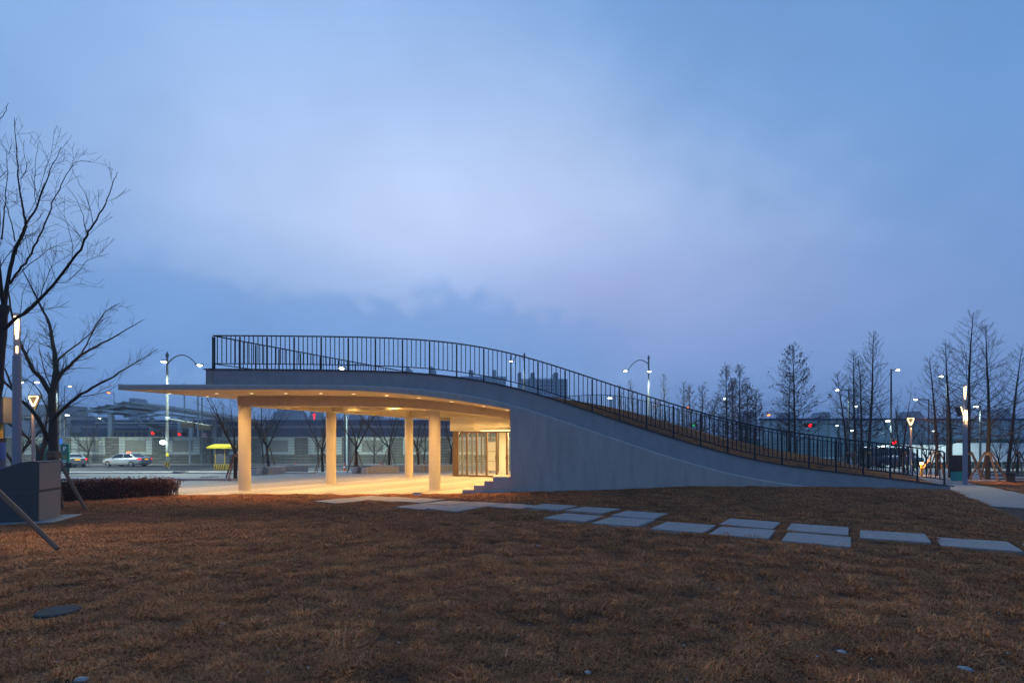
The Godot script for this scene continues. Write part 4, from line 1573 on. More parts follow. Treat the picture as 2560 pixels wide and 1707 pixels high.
func far_lamp(label: String, top: Vector3, foot: float, side: float, key: String, size: float, bright := 0.0, group := "far lamps along the roads") -> void:
	var o := thing("road_lamp", label, "street lamp", Vector3(top.x, foot, top.z), 0.0, group)
	var h := top.y - foot
	var s := Shape.new()
	s.rod(Vector3(0, 0, 0), Vector3(0, h + 0.1, 0), 0.09, 0.06, 8)
	obj("post", s, M.dark_pole, o)
	s = Shape.new()
	s.rod(Vector3(0, h, 0), Vector3(side, h + 0.05, 0), 0.04, 0.03, 6)
	obj("arm", s, M.dark_pole, o)
	s = Shape.new()
	s.at(Vector3(side, h + 0.1, 0), Vector3(size * 2.0, size * 0.35, size), size * 0.1)
	obj("lamp_head", s, M.dark_pole, o)
	s = Shape.new()
	s.lathe(Transform3D(Basis.IDENTITY, Vector3(side, h + 0.03, 0)), [Vector2(0.0, -size * 0.45), Vector2(size * 0.5, -size * 0.3), Vector2(size * 0.8, 0.0), Vector2(size * 0.6, size * 0.15)], 10)
	obj("lens", s, M[key], o)
	if bright > 0.0:
		spot(Vector3(top.x + side, top.y - 0.3, top.z), Vector3(0.0, -1.0, 0.001), Color(0.9, 1.0, 0.97), bright, 72.0, 0.12, 0.6)


func triangle_lamp(label: String, base: Vector3, h: float) -> void:
	var o := thing("triangle_lamp", label, "lamp", base, 0.0, "triangular ring lamps on posts")
	var s := Shape.new()
	s.rod(Vector3.ZERO, Vector3(0, h - 0.62, 0), 0.06, 0.055, 12)
	s.lathe(Transform3D.IDENTITY, [Vector2(0.1, 0), Vector2(0.1, 0.04), Vector2(0.06, 0.05)], 12)
	obj("post", s, M.grey_pole, o)
	s = Shape.new()
	s.lathe(Transform3D(Basis.IDENTITY, Vector3(0, h - 0.62, 0)), [Vector2(0.055, 0), Vector2(0.035, 0.04), Vector2(0.035, 0.1), Vector2(0.0, 0.12)], 12)
	obj("neck", s, M.white, o)
	var corners: Array[Vector3] = [Vector3(-0.2, h, 0), Vector3(0.2, h, 0), Vector3(0.0, h - 0.42, 0)]
	var path := PackedVector3Array()
	for k in 3:
		var a := corners[k]
		var to_prev := (corners[(k + 2) % 3] - a).normalized() * 0.06
		var to_next := (corners[(k + 1) % 3] - a).normalized() * 0.06
		path.append(a + to_prev)
		path.append(a + (to_prev + to_next) * 0.3)
		path.append(a + to_next)
	path.append(path[0])
	s = Shape.new()
	s.tube(path, taper(path.size(), 0.023, 0.023), 8, false)
	obj("glowing_ring", s, M.ring_glow, o)
	var rim := Shape.new()
	var poly := PackedVector2Array([Vector2(-0.255, h + 0.03), Vector2(-0.235, h + 0.055), Vector2(0.235, h + 0.055), Vector2(0.255, h + 0.03), Vector2(0.03, h - 0.5), Vector2(-0.03, h - 0.5)])
	rim.prism(poly, Transform3D(Basis.IDENTITY, Vector3(0, 0, -0.07)), 0.06)
	obj("backing", rim, M.dark_pole, o)
	omni(base + Vector3(0, h - 0.3, 0.5), Color(1.0, 0.74, 0.42), 2.0, 0.1)


func panel_pole(label: String, base: Vector3, h: float, hand: float, flood: bool, bright: float, aim: Vector3, cone := 62.0) -> void:
	var o := thing("light_pole", label, "lamp", base, 0.0, "grey poles with slim lit panels")
	var s := Shape.new()
	s.lathe(Transform3D.IDENTITY, [Vector2(0.088, -0.05), Vector2(0.083, h - 1.0), Vector2(0.0, h - 1.0)], 20)
	obj("post", s, M.grey_pole, o)
	s = Shape.new()
	s.bar(Vector3(0, h - 1.02, 0), Vector3(0, h, 0), 0.1, 0.1, Vector3.RIGHT, 0.01)
	obj("head", s, M.grey_pole, o)
	s = Shape.new()
	s.prism(PackedVector2Array([Vector2(0.01 * hand, h - 0.08), Vector2(0.09 * hand, h - 0.1), Vector2(0.1 * hand, h - 0.3), Vector2(0.075 * hand, h - 0.6), Vector2(0.05 * hand, h - 0.62)]), Transform3D(Basis.IDENTITY, Vector3(0, 0, 0.07)), 0.04)
	obj("upper_panel", s, M.lamp_warm, o)
	if flood:
		s = Shape.new()
		var tilt := Transform3D(Basis(Vector3.BACK, 0.28), Vector3(0.3 * hand, h - 1.12, 0.05))
		s.box(tilt, Vector3(0.1, 0.4, 0.2), 0.01)
		var box := obj("floodlight", s, M.dark_pole, o)
		s = Shape.new()
		s.box(tilt * Transform3D(Basis.IDENTITY, Vector3(0.056, 0, 0.06)), Vector3(0.012, 0.36, 0.1), 0.0)
		obj("slot", s, M.lamp_warm, box)
		s = Shape.new()
		s.rod(Vector3(0.05 * hand, h - 1.18, 0), Vector3(0.25 * hand, h - 1.15, 0.03), 0.03, 0.03, 8)
		obj("bracket", s, M.grey_pole, o)
	else:
		s = Shape.new()
		s.at(Vector3(0.055 * hand, h - 0.86, 0.06), Vector3(0.03, 0.16, 0.03), 0.005)
		obj("lower_slot", s, M.lamp_warm, o)
	spot(base + Vector3(0.2 * hand, h - 0.35, 0.26), aim, Color(1.0, 0.91, 0.7), bright, cone, 0.1, 1.0)
	if flood:
		spot(base + Vector3(0.3 * hand + 0.18, h - 1.15, 0.26), Vector3(1.0, -0.76, -0.86), Color(1.0, 0.8, 0.5), 26.0, 40.0, 0.1, 0.9)


func signal_box(o: Node3D, at: Vector3, lamps: int, key: String, which: int, back := false, upright := false) -> void:
	var s := Shape.new()
	var w := 0.34 * lamps + 0.06
	s.at(at, Vector3(0.4, w, 0.22) if upright else Vector3(w, 0.4, 0.22), 0.03)
	var b := obj("signal_head", s, M.black, o)
	for k in lamps:
		var p := at + (Vector3(0, -(k - (lamps - 1) / 2.0) * 0.34, 0) if upright else Vector3((k - (lamps - 1) / 2.0) * 0.34, 0, 0))
		p.z += -0.115 if back else 0.115
		s = Shape.new()
		s.lathe(Transform3D(Basis(Vector3.RIGHT, PI / 2 * (-1.0 if back else 1.0)), p), [Vector2(0.16, 0.0), Vector2(0.12, 0.03), Vector2(0.0, 0.04)], 14)
		obj("lamp", s, M[key] if k == which else M.rubber, b)
		s = Shape.new()
		for j in 7:
			var a := PI * j / 6.0
			var a2 := PI * (j + 1) / 6.0
			if j < 6:
				var r := 0.16
				var z := Vector3(0, 0, 0.2 * (-1.0 if back else 1.0))
				s.quad(p + Vector3(cos(a) * r, sin(a) * r, 0), p + Vector3(cos(a2) * r, sin(a2) * r, 0), p + Vector3(cos(a2) * r, sin(a2) * r, 0) + z, p + Vector3(cos(a) * r, sin(a) * r, 0) + z)
		obj("hood", s, M.black, b)


func words(text: String, size: float, m: Material, parent: Node, at: Vector3, bold := false) -> void:
	var t := TextMesh.new()
	t.text = text
	var f := SystemFont.new()
	f.font_names = PackedStringArray(["Droid Sans"])
	if bold:
		f.font_weight = 700
	t.font = f
	t.font_size = 64
	t.pixel_size = size / 64.0
	t.depth = 0.01
	obj("lettering", t, m, parent, Transform3D(Basis.IDENTITY, at))


func hazard(o: Node3D, called: String, at: Vector3, w: float, h: float, n: int) -> void:
	var s := Shape.new()
	s.at(at, Vector3(w, h, 0.02))
	var band := obj(called, s, M.ochre, o)
	for k in n:
		s = Shape.new()
		var x := at.x - w / 2 + (k + 0.25) * w / n
		var q := w / n * 0.5
		s.prism(PackedVector2Array([Vector2(x, at.y - h / 2 + 0.01), Vector2(x + q, at.y - h / 2 + 0.01), Vector2(minf(x + q * 1.8, at.x + w / 2), at.y + h / 2 - 0.01), Vector2(minf(x + q * 0.8, at.x + w / 2 - 0.01), at.y + h / 2 - 0.01)]), Transform3D(Basis.IDENTITY, Vector3(0, 0, at.z + 0.013)), 0.01)
		obj("stripe", s, M.black, band)


func build_lamps() -> void:
	# big arched lamps of the road
	var g := "arched double street lamps"
	street_lamp("tall arched double street lamp behind the canopy's pointed end", on(417, -0.1, 42.0), 8.95, [[2.35, 0.1, 0.75, 0.8], [0.55, 1.2, 0.2, 0.75]], g, 75.0)
	street_lamp("arched double street lamp rising behind the dark tree on the left", on(143, -0.4, 52.0), 9.2, [[-0.9, 0.9, 0.5, 1.0], [-3.2, 0.1, 0.8, 0.9]], g, 130.0)
	street_lamp("arched double street lamp above the middle of the ramp railing", on(1622, -0.45, 56.0), 11.4, [[-2.2, 0.1, 0.75, 1.4], [-0.2, 1.0, 0.2, 1.6]], g, 60.0)
	street_lamp("arched street lamp seen through the bars above the column row's right end", on(1311, -0.45, 62.0), 12.7, [[-1.3, 0.1, 0.7, 0.75]], g, 50.0)
	# details on the nearest lamp post
	var o := thing("flood_lamp", "bright round floodlight clipped to the arched lamp post near the canopy", "lamp", on(406, 0.0, 41.6))
	var s := Shape.new()
	s.lathe(Transform3D(Basis.IDENTITY, Vector3(0, 2.05, 0)), [Vector2(0.0, -0.18), Vector2(0.16, -0.14), Vector2(0.21, 0.0), Vector2(0.16, 0.1), Vector2(0, 0.14)], 14)
	obj("bulb", s, M.lamp_white, o)
	var ring := PackedVector3Array()
	for k in 13:
		ring.append(Vector3(0.08 + cos(TAU * k / 12) * 0.13, 2.48 + sin(TAU * k / 12) * 0.2, 0))
	s = Shape.new()
	s.tube(ring, taper(13, 0.018, 0.018), 6, false)
	obj("hoop", s, M.dark_pole, o)
	omni(on(406, 1.95, 41.2), Color(0.92, 1.0, 0.97), 2.2, 0.15)
	o = thing("hazard_band", "black and yellow band round the foot of the arched lamp post", "band", on(417, -0.1, 41.78))
	hazard(o, "band", Vector3(0, 0.45, 0), 0.38, 0.36, 2)
	o = thing("sticker", "small yellow notice on the arched lamp post", "notice", on(417, 0.0, 41.84))
	s = Shape.new()
	s.at(Vector3(0, 1.08, 0), Vector3(0.2, 0.24, 0.01))
	obj("sheet", s, M.yellow, o)

	# signal mast on the lamp post, pointing at the camera's right
	o = thing("signal_mast", "horizontal signal arm on the arched lamp post, two dark signal backs", "traffic light", on(417, -0.1, 42.0), 0.0, "traffic lights over the road")
	s = Shape.new()
	s.rod(Vector3(0.1, 3.95, 0), Vector3(2.9, 3.5, -0.4), 0.06, 0.045, 8)
	obj("arm", s, M.arm_grey, o)
	s = Shape.new()
	s.lathe(Transform3D(Basis.IDENTITY, Vector3(0, 3.95, 0)), [Vector2(0.12, -0.1), Vector2(0.17, -0.05), Vector2(0.17, 0.1), Vector2(0.12, 0.15)], 12)
	obj("collar", s, M.steel, o)
	signal_box(o, Vector3(1.5, 3.5, -0.2), 3, "signal_red", 9, true)
	signal_box(o, Vector3(2.75, 3.3, -0.4), 3, "signal_red", 9, true)
	o = thing("signal_mast", "signal arm with two red lights in front of the station roof", "traffic light", on(474, -0.3, 63.0), 0.0, "traffic lights over the road")
	s = Shape.new()
	s.rod(Vector3(0, 0, 0), Vector3(0, 4.3, 0), 0.1, 0.08, 10)
	obj("post", s, M.steel, o)
	s = Shape.new()
	s.rod(Vector3(0, 4.0, 0), Vector3(-4.6, 4.05, 0), 0.06, 0.05, 8)
	obj("arm", s, M.pole, o)
	signal_box(o, Vector3(-3.85, 3.55, 0.1), 3, "signal_red", 0)
	signal_box(o, Vector3(-0.75, 3.45, 0.1), 3, "signal_red", 0)
	o = thing("signal_mast", "signal arm with red and amber lights at the far left", "traffic light", on(150, -0.4, 58.0), 0.0, "traffic lights over the road")
	s = Shape.new()
	s.rod(Vector3(0, 0, 0), Vector3(0, 5.6, 0), 0.09, 0.08, 10)
	obj("post", s, M.dark_pole, o)
	s = Shape.new()
	s.rod(Vector3(0, 4.9, 0), Vector3(-6.4, 5.5, 0), 0.05, 0.04, 8)
	obj("arm", s, M.pole, o)
	signal_box(o, Vector3(-5.6, 5.15, 0.1), 3, "signal_red", 0)
	s = Shape.new()
	s.lathe(Transform3D(Basis(Vector3.RIGHT, PI / 2), Vector3(-5.6, 5.12, 0.23)), [Vector2(0.14, 0.0), Vector2(0.1, 0.03), Vector2(0.0, 0.04)], 14)
	obj("amber_lamp", s, M.signal_amber, o)
	s = Shape.new()
	s.at(Vector3(0.1, 2.65, 0.1), Vector3(0.45, 0.6, 0.04), 0.01)
	obj("blue_plate", s, M.blue, o)
	s = Shape.new()
	s.rod(Vector3(0.45, 0, 0), Vector3(0.45, 5.2, 0), 0.06, 0.06, 8)
	obj("second_post", s, M.dark_pole, o)
	o = thing("signal_mast", "signal arm with one red light against the glass barrier", "traffic light", on(2120, -0.3, 55.0), 0.0, "traffic lights over the road")
	s = Shape.new()
	s.rod(Vector3(0, 0, 0), Vector3(0, 4.8, 0), 0.1, 0.09, 10)
	obj("post", s, M.dark_pole, o)
	s = Shape.new()
	s.rod(Vector3(0, 4.25, 0), Vector3(-4.2, 4.4, 0), 0.05, 0.04, 8)
	obj("arm", s, M.pole, o)
	signal_box(o, Vector3(-3.95, 4.15, 0.1), 3, "signal_red", 1)
	o = thing("signal_mast", "small signal showing green between the thin trees above the ramp", "traffic light", on(1734, -0.3, 72.0), 0.0, "traffic lights over the road")
	s = Shape.new()
	s.rod(Vector3(0.6, 0, 0), Vector3(0.6, 5.0, 0), 0.09, 0.08, 8)
	obj("post", s, M.dark_pole, o)
	signal_box(o, Vector3(0, 4.83, 0.1), 3, "signal_green", 1)
	o = thing("pedestrian_signal", "upright pedestrian signal glowing red beside the dark blue van", "traffic light", on(2234, -0.2, 46.0), 0.0, "traffic lights over the road")
	s = Shape.new()
	s.rod(Vector3(0.12, 0, -0.1), Vector3(0.12, 2.6, -0.1), 0.06, 0.06, 8)
	obj("post", s, M.dark_pole, o)
	signal_box(o, Vector3(-0.03, 2.1, 0.05), 2, "signal_red", 0, false, true)

	# far lamps, each read off its height and colour
	far_lamp("thin tall lamp with a pale light above the left roof", on(160, 0, 120.0) + Vector3(0, 15.0, 0), -0.6, 1.2, "lamp_warm", 0.45)
	far_lamp("thin tall lamp with an orange light left of the station roof's peak", on(284, 0, 130.0) + Vector3(0, 14.6, 0), -0.6, -1.3, "lamp_amber", 0.5)
	far_lamp("low white light in front of the grey building's flat roof", on(162, 0, 85.0) + Vector3(0, 6.6, 0), -0.6, 0.3, "lamp_white", 0.35)
	far_lamp("low white light under the station roof's left eave", on(240, 0, 85.0) + Vector3(0, 6.1, 0), -0.6, 0.4, "lamp_white", 0.35)
	far_lamp("small white light at the deck's edge over the canopy, between railing bars", on(862, 0, 54.0) + Vector3(0, 9.5, 0), -0.4, -0.3, "lamp_white", 0.36, 150.0)
	far_lamp("white light behind the rear railing near the ramp's shoulder", on(1530, 0, 70.0) + Vector3(0, 7.95, 0), -0.5, -0.25, "lamp_white", 0.36)
	far_lamp("white light among the leafy brown trees", on(1818, 0, 80.0) + Vector3(0, 8.75, 0), -0.5, -0.35, "lamp_white", 0.3)
	far_lamp("orange light low between the thin trees", on(1722, 0, 110.0) + Vector3(0, 9.6, 0), -0.5, -0.2, "lamp_amber", 0.34)
	far_lamp("orange light at the left end of the glass barrier", on(1926, 0, 100.0) + Vector3(0, 7.5, 0), -0.5, -0.25, "lamp_amber", 0.4)
	far_lamp("tall dark post with a small lit head right of the bare group", on(2229, 0, 46.0) + Vector3(0, 8.2, 0), -0.3, 0.56, "lamp_white", 0.2)
	far_lamp("dark lamp post left of the bare group, light on its left arm", on(2123, 0, 48.0) + Vector3(0, 6.7, 0), -0.3, -1.0, "lamp_white", 0.22, 40.0)
	far_lamp("dark post with a light left of the tree behind the black board", on(2369, 0, 44.0) + Vector3(0, 7.4, 0), -0.3, -0.5, "lamp_white", 0.2, 36.0)
	far_lamp("thin post with a light above the triangular lamp's right", on(2323, 0, 60.0) + Vector3(0, 6.9, 0), -0.4, -1.45, "lamp_white", 0.25)
	far_lamp("white light right of the grey pole with lit panels", on(2452, 0, 45.5) + Vector3(0, 5.05, 0), -0.2, -0.35, "lamp_white", 0.2, 28.0)
	far_lamp("wide white light just under the glass barrier's top beam", on(2232, 0, 46.0) + Vector3(0, 3.86, 0), -0.2, -0.4, "lamp_white", 0.22, 13.0)
	far_lamp("small high light inside the bare group by the van", on(2146, 0, 62.0) + Vector3(0, 6.3, 0), -0.3, -0.25, "lamp_white", 0.18)
	far_lamp("small light seen through the glass barrier left of the bare group", on(2098, 0, 59.0) + Vector3(0, 3.95, 0), -0.3, -0.2, "lamp_white", 0.16)
	far_lamp("lower small light on the dark post in the bare group", on(2134, 0, 50.0) + Vector3(0, 3.15, 0), -0.3, -0.12, "lamp_white", 0.14)
	far_lamp("small light through the barrier glass right of the triangular lamp", on(2338, 0, 58.0) + Vector3(0, 3.35, 0), -0.3, -0.1, "lamp_white", 0.17)

	triangle_lamp("triangular glowing ring lamp on a grey post beside the left trees", on(82, -0.02, 20.7), 3.68)
	triangle_lamp("triangular glowing ring lamp on a post beyond the ramp's foot", on(2278, 0.12, 30.5), 3.2)
	panel_pole("thick grey pole with a blazing lit panel behind the granite block", on(41, 0.0, 12.6), 4.85, 1.0, false, 46.0, Vector3(8.1, -4.4, 8.1), 54.0)
	panel_pole("grey pole with a lit top panel and floodlight beside the black and teal board", on(2414, 0.13, 22.7), 4.2, -1.0, true, 12.0, Vector3(-0.35, -0.5, 0.85))
	# bollard
	o = thing("bollard_light", "short bollard with a bright warm top beyond the railing's lower end", "lamp", on(2305, 0.05, 31.5))
	s = Shape.new()
	s.rod(Vector3.ZERO, Vector3(0, 0.62, 0), 0.06, 0.06, 10)
	obj("post", s, M.ochre, o)
	s = Shape.new()
	s.lathe(Transform3D(Basis.IDENTITY, Vector3(0, 0.62, 0)), [Vector2(0.06, 0.0), Vector2(0.09, 0.03), Vector2(0.09, 0.12), Vector2(0.0, 0.16)], 12)
	obj("lens", s, M.lamp_warm, o)
	omni(on(2305, 0.74, 31.3), Color(1.0, 0.75, 0.42), 2.2, 0.08)


# ---------- street things ----------
func build_signs() -> void:
	var o := thing("speed_sign", "round white 40 speed sign with red rim on a green post", "sign", on(504, -0.28, 62.2))
	var s := Shape.new()
	s.rod(Vector3.ZERO, Vector3(0, 7.6, 0), 0.1, 0.07, 10)
	obj("post", s, M.green_pole, o)
	s = Shape.new()
	s.lathe(Transform3D(Basis(Vector3.RIGHT, PI / 2), Vector3(0.36, 3.27, 0.12)), [Vector2(0.3, 0.0), Vector2(0.3, 0.02), Vector2(0.0, 0.02)], 28)
	var disc := obj("disc", s, M.red, o)
	s = Shape.new()
	s.lathe(Transform3D(Basis(Vector3.RIGHT, PI / 2), Vector3(0.36, 3.27, 0.145)), [Vector2(0.225, 0.0), Vector2(0.225, 0.004), Vector2(0.0, 0.004)], 28)
	obj("white_face", s, M.white, disc)
	words("40", 0.34, M.black, o, Vector3(0.36, 3.27, 0.16), true)

	# yellow roofed booth
	o = thing("booth", "small booth with a yellow awning roof and striped base by the road", "booth", on(555, -0.3, 46.5))
	s = Shape.new()
	s.at(Vector3(0, 1.2, 0), Vector3(0.78, 1.4, 0.7), 0.01)
	obj("cabinet", s, M.roof_dark, o)
	for x: float in [-0.4, 0.4]:
		s = Shape.new()
		s.at(Vector3(x, 1.05, 0.36), Vector3(0.06, 1.7, 0.06), 0.005)
		obj("corner_post", s, M.ochre, o)
	s = Shape.new()
	s.loft([PackedVector3Array([Vector3(-0.97, 1.84, -0.7), Vector3(0.97, 1.84, -0.7), Vector3(0.97, 1.84, 0.7), Vector3(-0.97, 1.84, 0.7)]),
		PackedVector3Array([Vector3(-0.97, 2.0, -0.7), Vector3(0.97, 2.0, -0.7), Vector3(0.97, 2.0, 0.7), Vector3(-0.97, 2.0, 0.7)])])
	s.loft([PackedVector3Array([Vector3(-0.95, 2.003, -0.68), Vector3(0.95, 2.003, -0.68), Vector3(0.95, 2.003, 0.68), Vector3(-0.95, 2.003, 0.68)]),
		PackedVector3Array([Vector3(-0.5, 2.22, -0.3), Vector3(0.5, 2.22, -0.3), Vector3(0.5, 2.22, 0.3), Vector3(-0.5, 2.22, 0.3)])])
	obj("awning", s, M.yellow, o)
	s = Shape.new()
	s.at(Vector3(0, 0.24, 0), Vector3(1.0, 0.5, 0.82), 0.01)
	obj("base", s, M.ochre, o)
	hazard(o, "striped_front", Vector3(0, 0.26, 0.425), 0.98, 0.4, 5)
	s = Shape.new()
	s.at(Vector3(0, 1.3, 0.355), Vector3(0.3, 0.1, 0.01))
	obj("notice", s, M.pole, o)

	# green parking sign
	o = thing("parking_sign", "green upright parking board with white P and yellow disc", "sign", on(162, -0.05, 36.0))
	s = Shape.new()
	s.at(Vector3(0, 0.98, 0), Vector3(0.55, 1.9, 0.12), 0.012)
	obj("board", s, M.sign_green, o)
	words("P", 0.42, M.white, o, Vector3(0, 1.62, 0.065), true)
	s = Shape.new()
	for k in 5:
		s.at(Vector3(-0.12 + k * 0.06, 1.34, 0.064), Vector3(0.045, 0.05, 0.008))
	obj("small_print", s, M.pole, o)
	s = Shape.new()
	s.lathe(Transform3D(Basis(Vector3.RIGHT, PI / 2), Vector3(0, 1.08, 0.062)), [Vector2(0.12, 0.0), Vector2(0.12, 0.008), Vector2(0.0, 0.008)], 24)
	obj("yellow_disc", s, M.ochre, o)
	words("G", 0.2, M.sign_green, o, Vector3(0, 1.08, 0.076), true)
	s = Shape.new()
	for k in 4:
		s.at(Vector3(-0.1 + k * 0.065, 0.86, 0.064), Vector3(0.04, 0.05, 0.008))
	s.at(Vector3(0, 0.75, 0.064), Vector3(0.24, 0.05, 0.008))
	obj("small_print", s, M.white, o)
	o = thing("name_board", "long low black board with white lettering behind the dark tree's trunk", "sign", on(147, 0.0, 33.0))
	s = Shape.new()
	s.at(Vector3(0, 0.58, 0), Vector3(1.5, 0.3, 0.08), 0.01)
	obj("board", s, M.black, o)
	s = Shape.new()
	for x: float in [-0.55, 0.55]:
		s.at(Vector3(x, 0.2, 0), Vector3(0.07, 0.5, 0.06))
	obj("feet", s, M.black, o)
	s = Shape.new()
	for k in 4:
		var x := 0.1 + k * 0.085
		s.at(Vector3(x, 0.61, 0.045), Vector3(0.045, 0.014, 0.006))
		s.at(Vector3(x, 0.65, 0.045), Vector3(0.014, 0.09, 0.006))
		s.at(Vector3(x + 0.04, 0.63, 0.045), Vector3(0.012, 0.12, 0.006))
	obj("lettering", s, M.white, o)
	o = thing("green_board", "dark green board with a black frame left of the dark tree's trunk", "sign", on(107, 0.0, 31.0))
	s = Shape.new()
	s.at(Vector3(0, 1.05, 0), Vector3(0.32, 1.72, 0.2), 0.01)
	obj("board", s, M.sign_green, o)
	s = Shape.new()
	s.at(Vector3(-0.1, 0.85, -0.14), Vector3(0.9, 1.45, 0.06), 0.01)
	obj("frame", s, M.black, o)
	o = thing("blue_column", "round blue advertising column under a gold pole at the left edge", "advertising column", on(-4, 0.0, 20.5))
	s = Shape.new()
	s.lathe(Transform3D.IDENTITY, [Vector2(0.2, 0.0), Vector2(0.2, 1.9), Vector2(0.0, 1.9)], 24)
	obj("drum", s, M.blue, o)
	s = Shape.new()
	s.lathe(Transform3D.IDENTITY, [Vector2(0.215, 1.9), Vector2(0.215, 2.04), Vector2(0.0, 2.04)], 24)
	obj("collar", s, M.black, o)
	s = Shape.new()
	s.rod(Vector3(0.05, 2.04, 0), Vector3(0.05, 2.6, 0), 0.09, 0.09, 14)
	obj("gold_pole", s, M.ochre, o)
	s = Shape.new()
	s.at(Vector3(0, 3.1, 0), Vector3(0.8, 1.0, 0.5), 0.02)
	obj("cabinet", s, M.roof_dark, o)
	s = Shape.new()
	s.lathe(Transform3D.IDENTITY, [Vector2(0.203, 0.95), Vector2(0.203, 1.25)], 24)
	obj("light_band", s, M.navy, o)

	# granite block on the left
	o = thing("granite_block", "big grey granite block with a sloping top in the left foreground", "stone block", Vector3(-10.55, 0.0, -12.0), 0.33)
	var prof := PackedVector2Array([Vector2(-2.2, 0.74), Vector2(0, 0.74), Vector2(0, 1.4), Vector2(-0.1, 1.415), Vector2(-0.32, 1.39), Vector2(-1.2, 1.02), Vector2(-2.2, 0.98)])
	s = Shape.new()
	s.prism(prof, Transform3D(Basis.IDENTITY, Vector3(0, 0, -0.55)), 1.06)
	obj("upper_stone", s, M.granite, o)
	s = Shape.new()
	s.at(Vector3(-1.08, 0.38, -0.55), Vector3(2.16, 0.72, 1.1), 0.012)
	obj("lower_stone", s, M.granite, o)
	s = Shape.new()
	s.at(Vector3(-1.12, 0.705, -0.55), Vector3(2.1, 0.06, 1.03), 0.01)
	obj("groove_band", s, M.granite_cut, o)
	for k in 2:
		s = Shape.new()
		s.at(Vector3(0.004 + 0.004 * k, 0.37 + 0.7 * k, -0.55), Vector3(0.012, 0.68 if k == 0 else 0.6, 1.02))
		obj("sawn_face", s, M.granite_cut, o)
	s = Shape.new()
	s.at(Vector3(-0.95, 0.03, -0.55), Vector3(2.6, 0.09, 1.5), 0.01)
	obj("plinth", s, M.granite_cut, o)

	# things in the grass
	s = Shape.new()
	s.lathe(Transform3D(Basis(Vector3.RIGHT, 0.02), Vector3(-4.67, lawn_y(-4.67, 5.55) + 0.012, -5.55)), [Vector2(0.19, -0.05), Vector2(0.19, 0.01), Vector2(0.178, 0.018), Vector2(0.0, 0.018)], 40)
	tag(obj("manhole_cover", s, M.iron_lid), "round dark grey manhole cover in the foreground grass", "manhole cover")
	s = Shape.new()
	s.lathe(Transform3D(Basis.IDENTITY, Vector3(-4.12, lawn_y(-4.12, 16.0) + 0.015, -16.0)), [Vector2(0.15, -0.04), Vector2(0.15, 0.008), Vector2(0.0, 0.01)], 24)
	tag(obj("drain_lid", s, M.slab), "small pale round lid in the grass left of the stepping slabs", "drain cover")
	o = thing("ground_box", "small white round box with a dark lid at the lawn's edge by the steps", "ground box", Vector3(-3.22, 0.03, -18.35))
	s = Shape.new()
	s.lathe(Transform3D.IDENTITY, [Vector2(0.13, -0.03), Vector2(0.135, 0.11), Vector2(0.0, 0.11)], 20)
	obj("body", s, M.white, o)
	s = Shape.new()
	s.lathe(Transform3D(Basis.IDENTITY, Vector3(0, 0.11, 0)), [Vector2(0.15, 0.0), Vector2(0.15, 0.025), Vector2(0.0, 0.03)], 20)
	obj("lid", s, M.dark_pole, o)
	var spots := [[2415, 1672, 0.055, "flat grey stone in the bottom right corner of the lawn"], [556, 1559, 0.035, "small white stone in the middle of the foreground grass"], [201, 1698, 0.06, "pale stone at the bottom edge of the lawn on the left"],
		[2107, 1632, 0.045, "narrow pale stone standing in the grass, lower middle"], [1470, 1682, 0.035, "little square white stone near the bottom edge"], [1797, 1470, 0.035, "tiny bluish white stone in the right middle of the lawn"],
		[1346, 1366, 0.05, "small white stone just below the stepping slabs"], [965, 1466, 0.03, "tiny pale stone in the left middle of the lawn"], [2495, 1555, 0.03, "tiny pale stone near the right edge of the lawn"]]
	for k in spots.size():
		var q: Array = spots[k]
		var d: float = FOCAL * (EYE - 0.04) / (q[1] - HORIZON)
		var p := on(q[0], 0.0, d)
		p.y = lawn_y(p.x, d) + q[2] * 0.18
		var r := RandomNumberGenerator.new()
		r.seed = 60 + k
		var rings := []
		for j in 5:
			var ring := PackedVector3Array()
			var f := sin(PI * (j + 0.5) / 5.0)
			for e in 9:
				var a := TAU * e / 9
				ring.append(Vector3(cos(a) * q[2] * f * r.randf_range(0.8, 1.15), (j - 2) * q[2] * 0.17, sin(a) * q[2] * 0.7 * f * r.randf_range(0.8, 1.15)))
			rings.append(ring)
		s = Shape.new()
		s.loft(rings)
		var st := obj("stone", s, M.pebble)
		st.position = p
		st.rotation.y = r.randf() * TAU
		tag(st, q[3], "stone", "stones lying in the lawn")

	for q: Array in [[305, 1394, "orange fallen leaf in the left part of the lawn"], [331, 1443, "rust fallen leaf below the orange one, left part of the lawn"], [2015, 1598, "dark rust leaf in the lower right of the lawn"], [880, 1677, "brown fallen leaf near the bottom edge"], [1155, 1683, "rust leaf near the bottom edge, right of the brown one"], [2390, 1622, "dark red leaf right of the lawn's middle"]]:
		var d: float = FOCAL * (EYE - 0.05) / (q[1] - HORIZON)
		var p := on(q[0], 0.0, d)
		p.y = lawn_y(p.x, d) + 0.035
		s = Shape.new()
		s.tinted = true
		s.tint = Color(0.3, 0.075, 0.015)
		for k in 5:
			var a := k * TAU / 5 + 0.3
			var e := Vector3(cos(a), 0.25, sin(a)) * 0.05
			var side := Vector3(-sin(a), 0, cos(a)) * 0.014
			s.quad(Vector3.ZERO, e * 0.55 + side, e, e * 0.55 - side)
		var lf := obj("fallen_leaf", s, M.leaf)
		lf.position = p
		tag(lf, q[2], "leaf", "fallen leaves on the lawn")
	# board on the right
	o = thing("notice_board", "upright board, black above and teal below, beside the grey lit pole", "sign", on(2397, 0.1, 25.2))
	s = Shape.new()
	s.at(Vector3(0, 0.84, 0), Vector3(0.62, 0.78, 0.16), 0.012)
	obj("upper_panel", s, M.black, o)
	s = Shape.new()
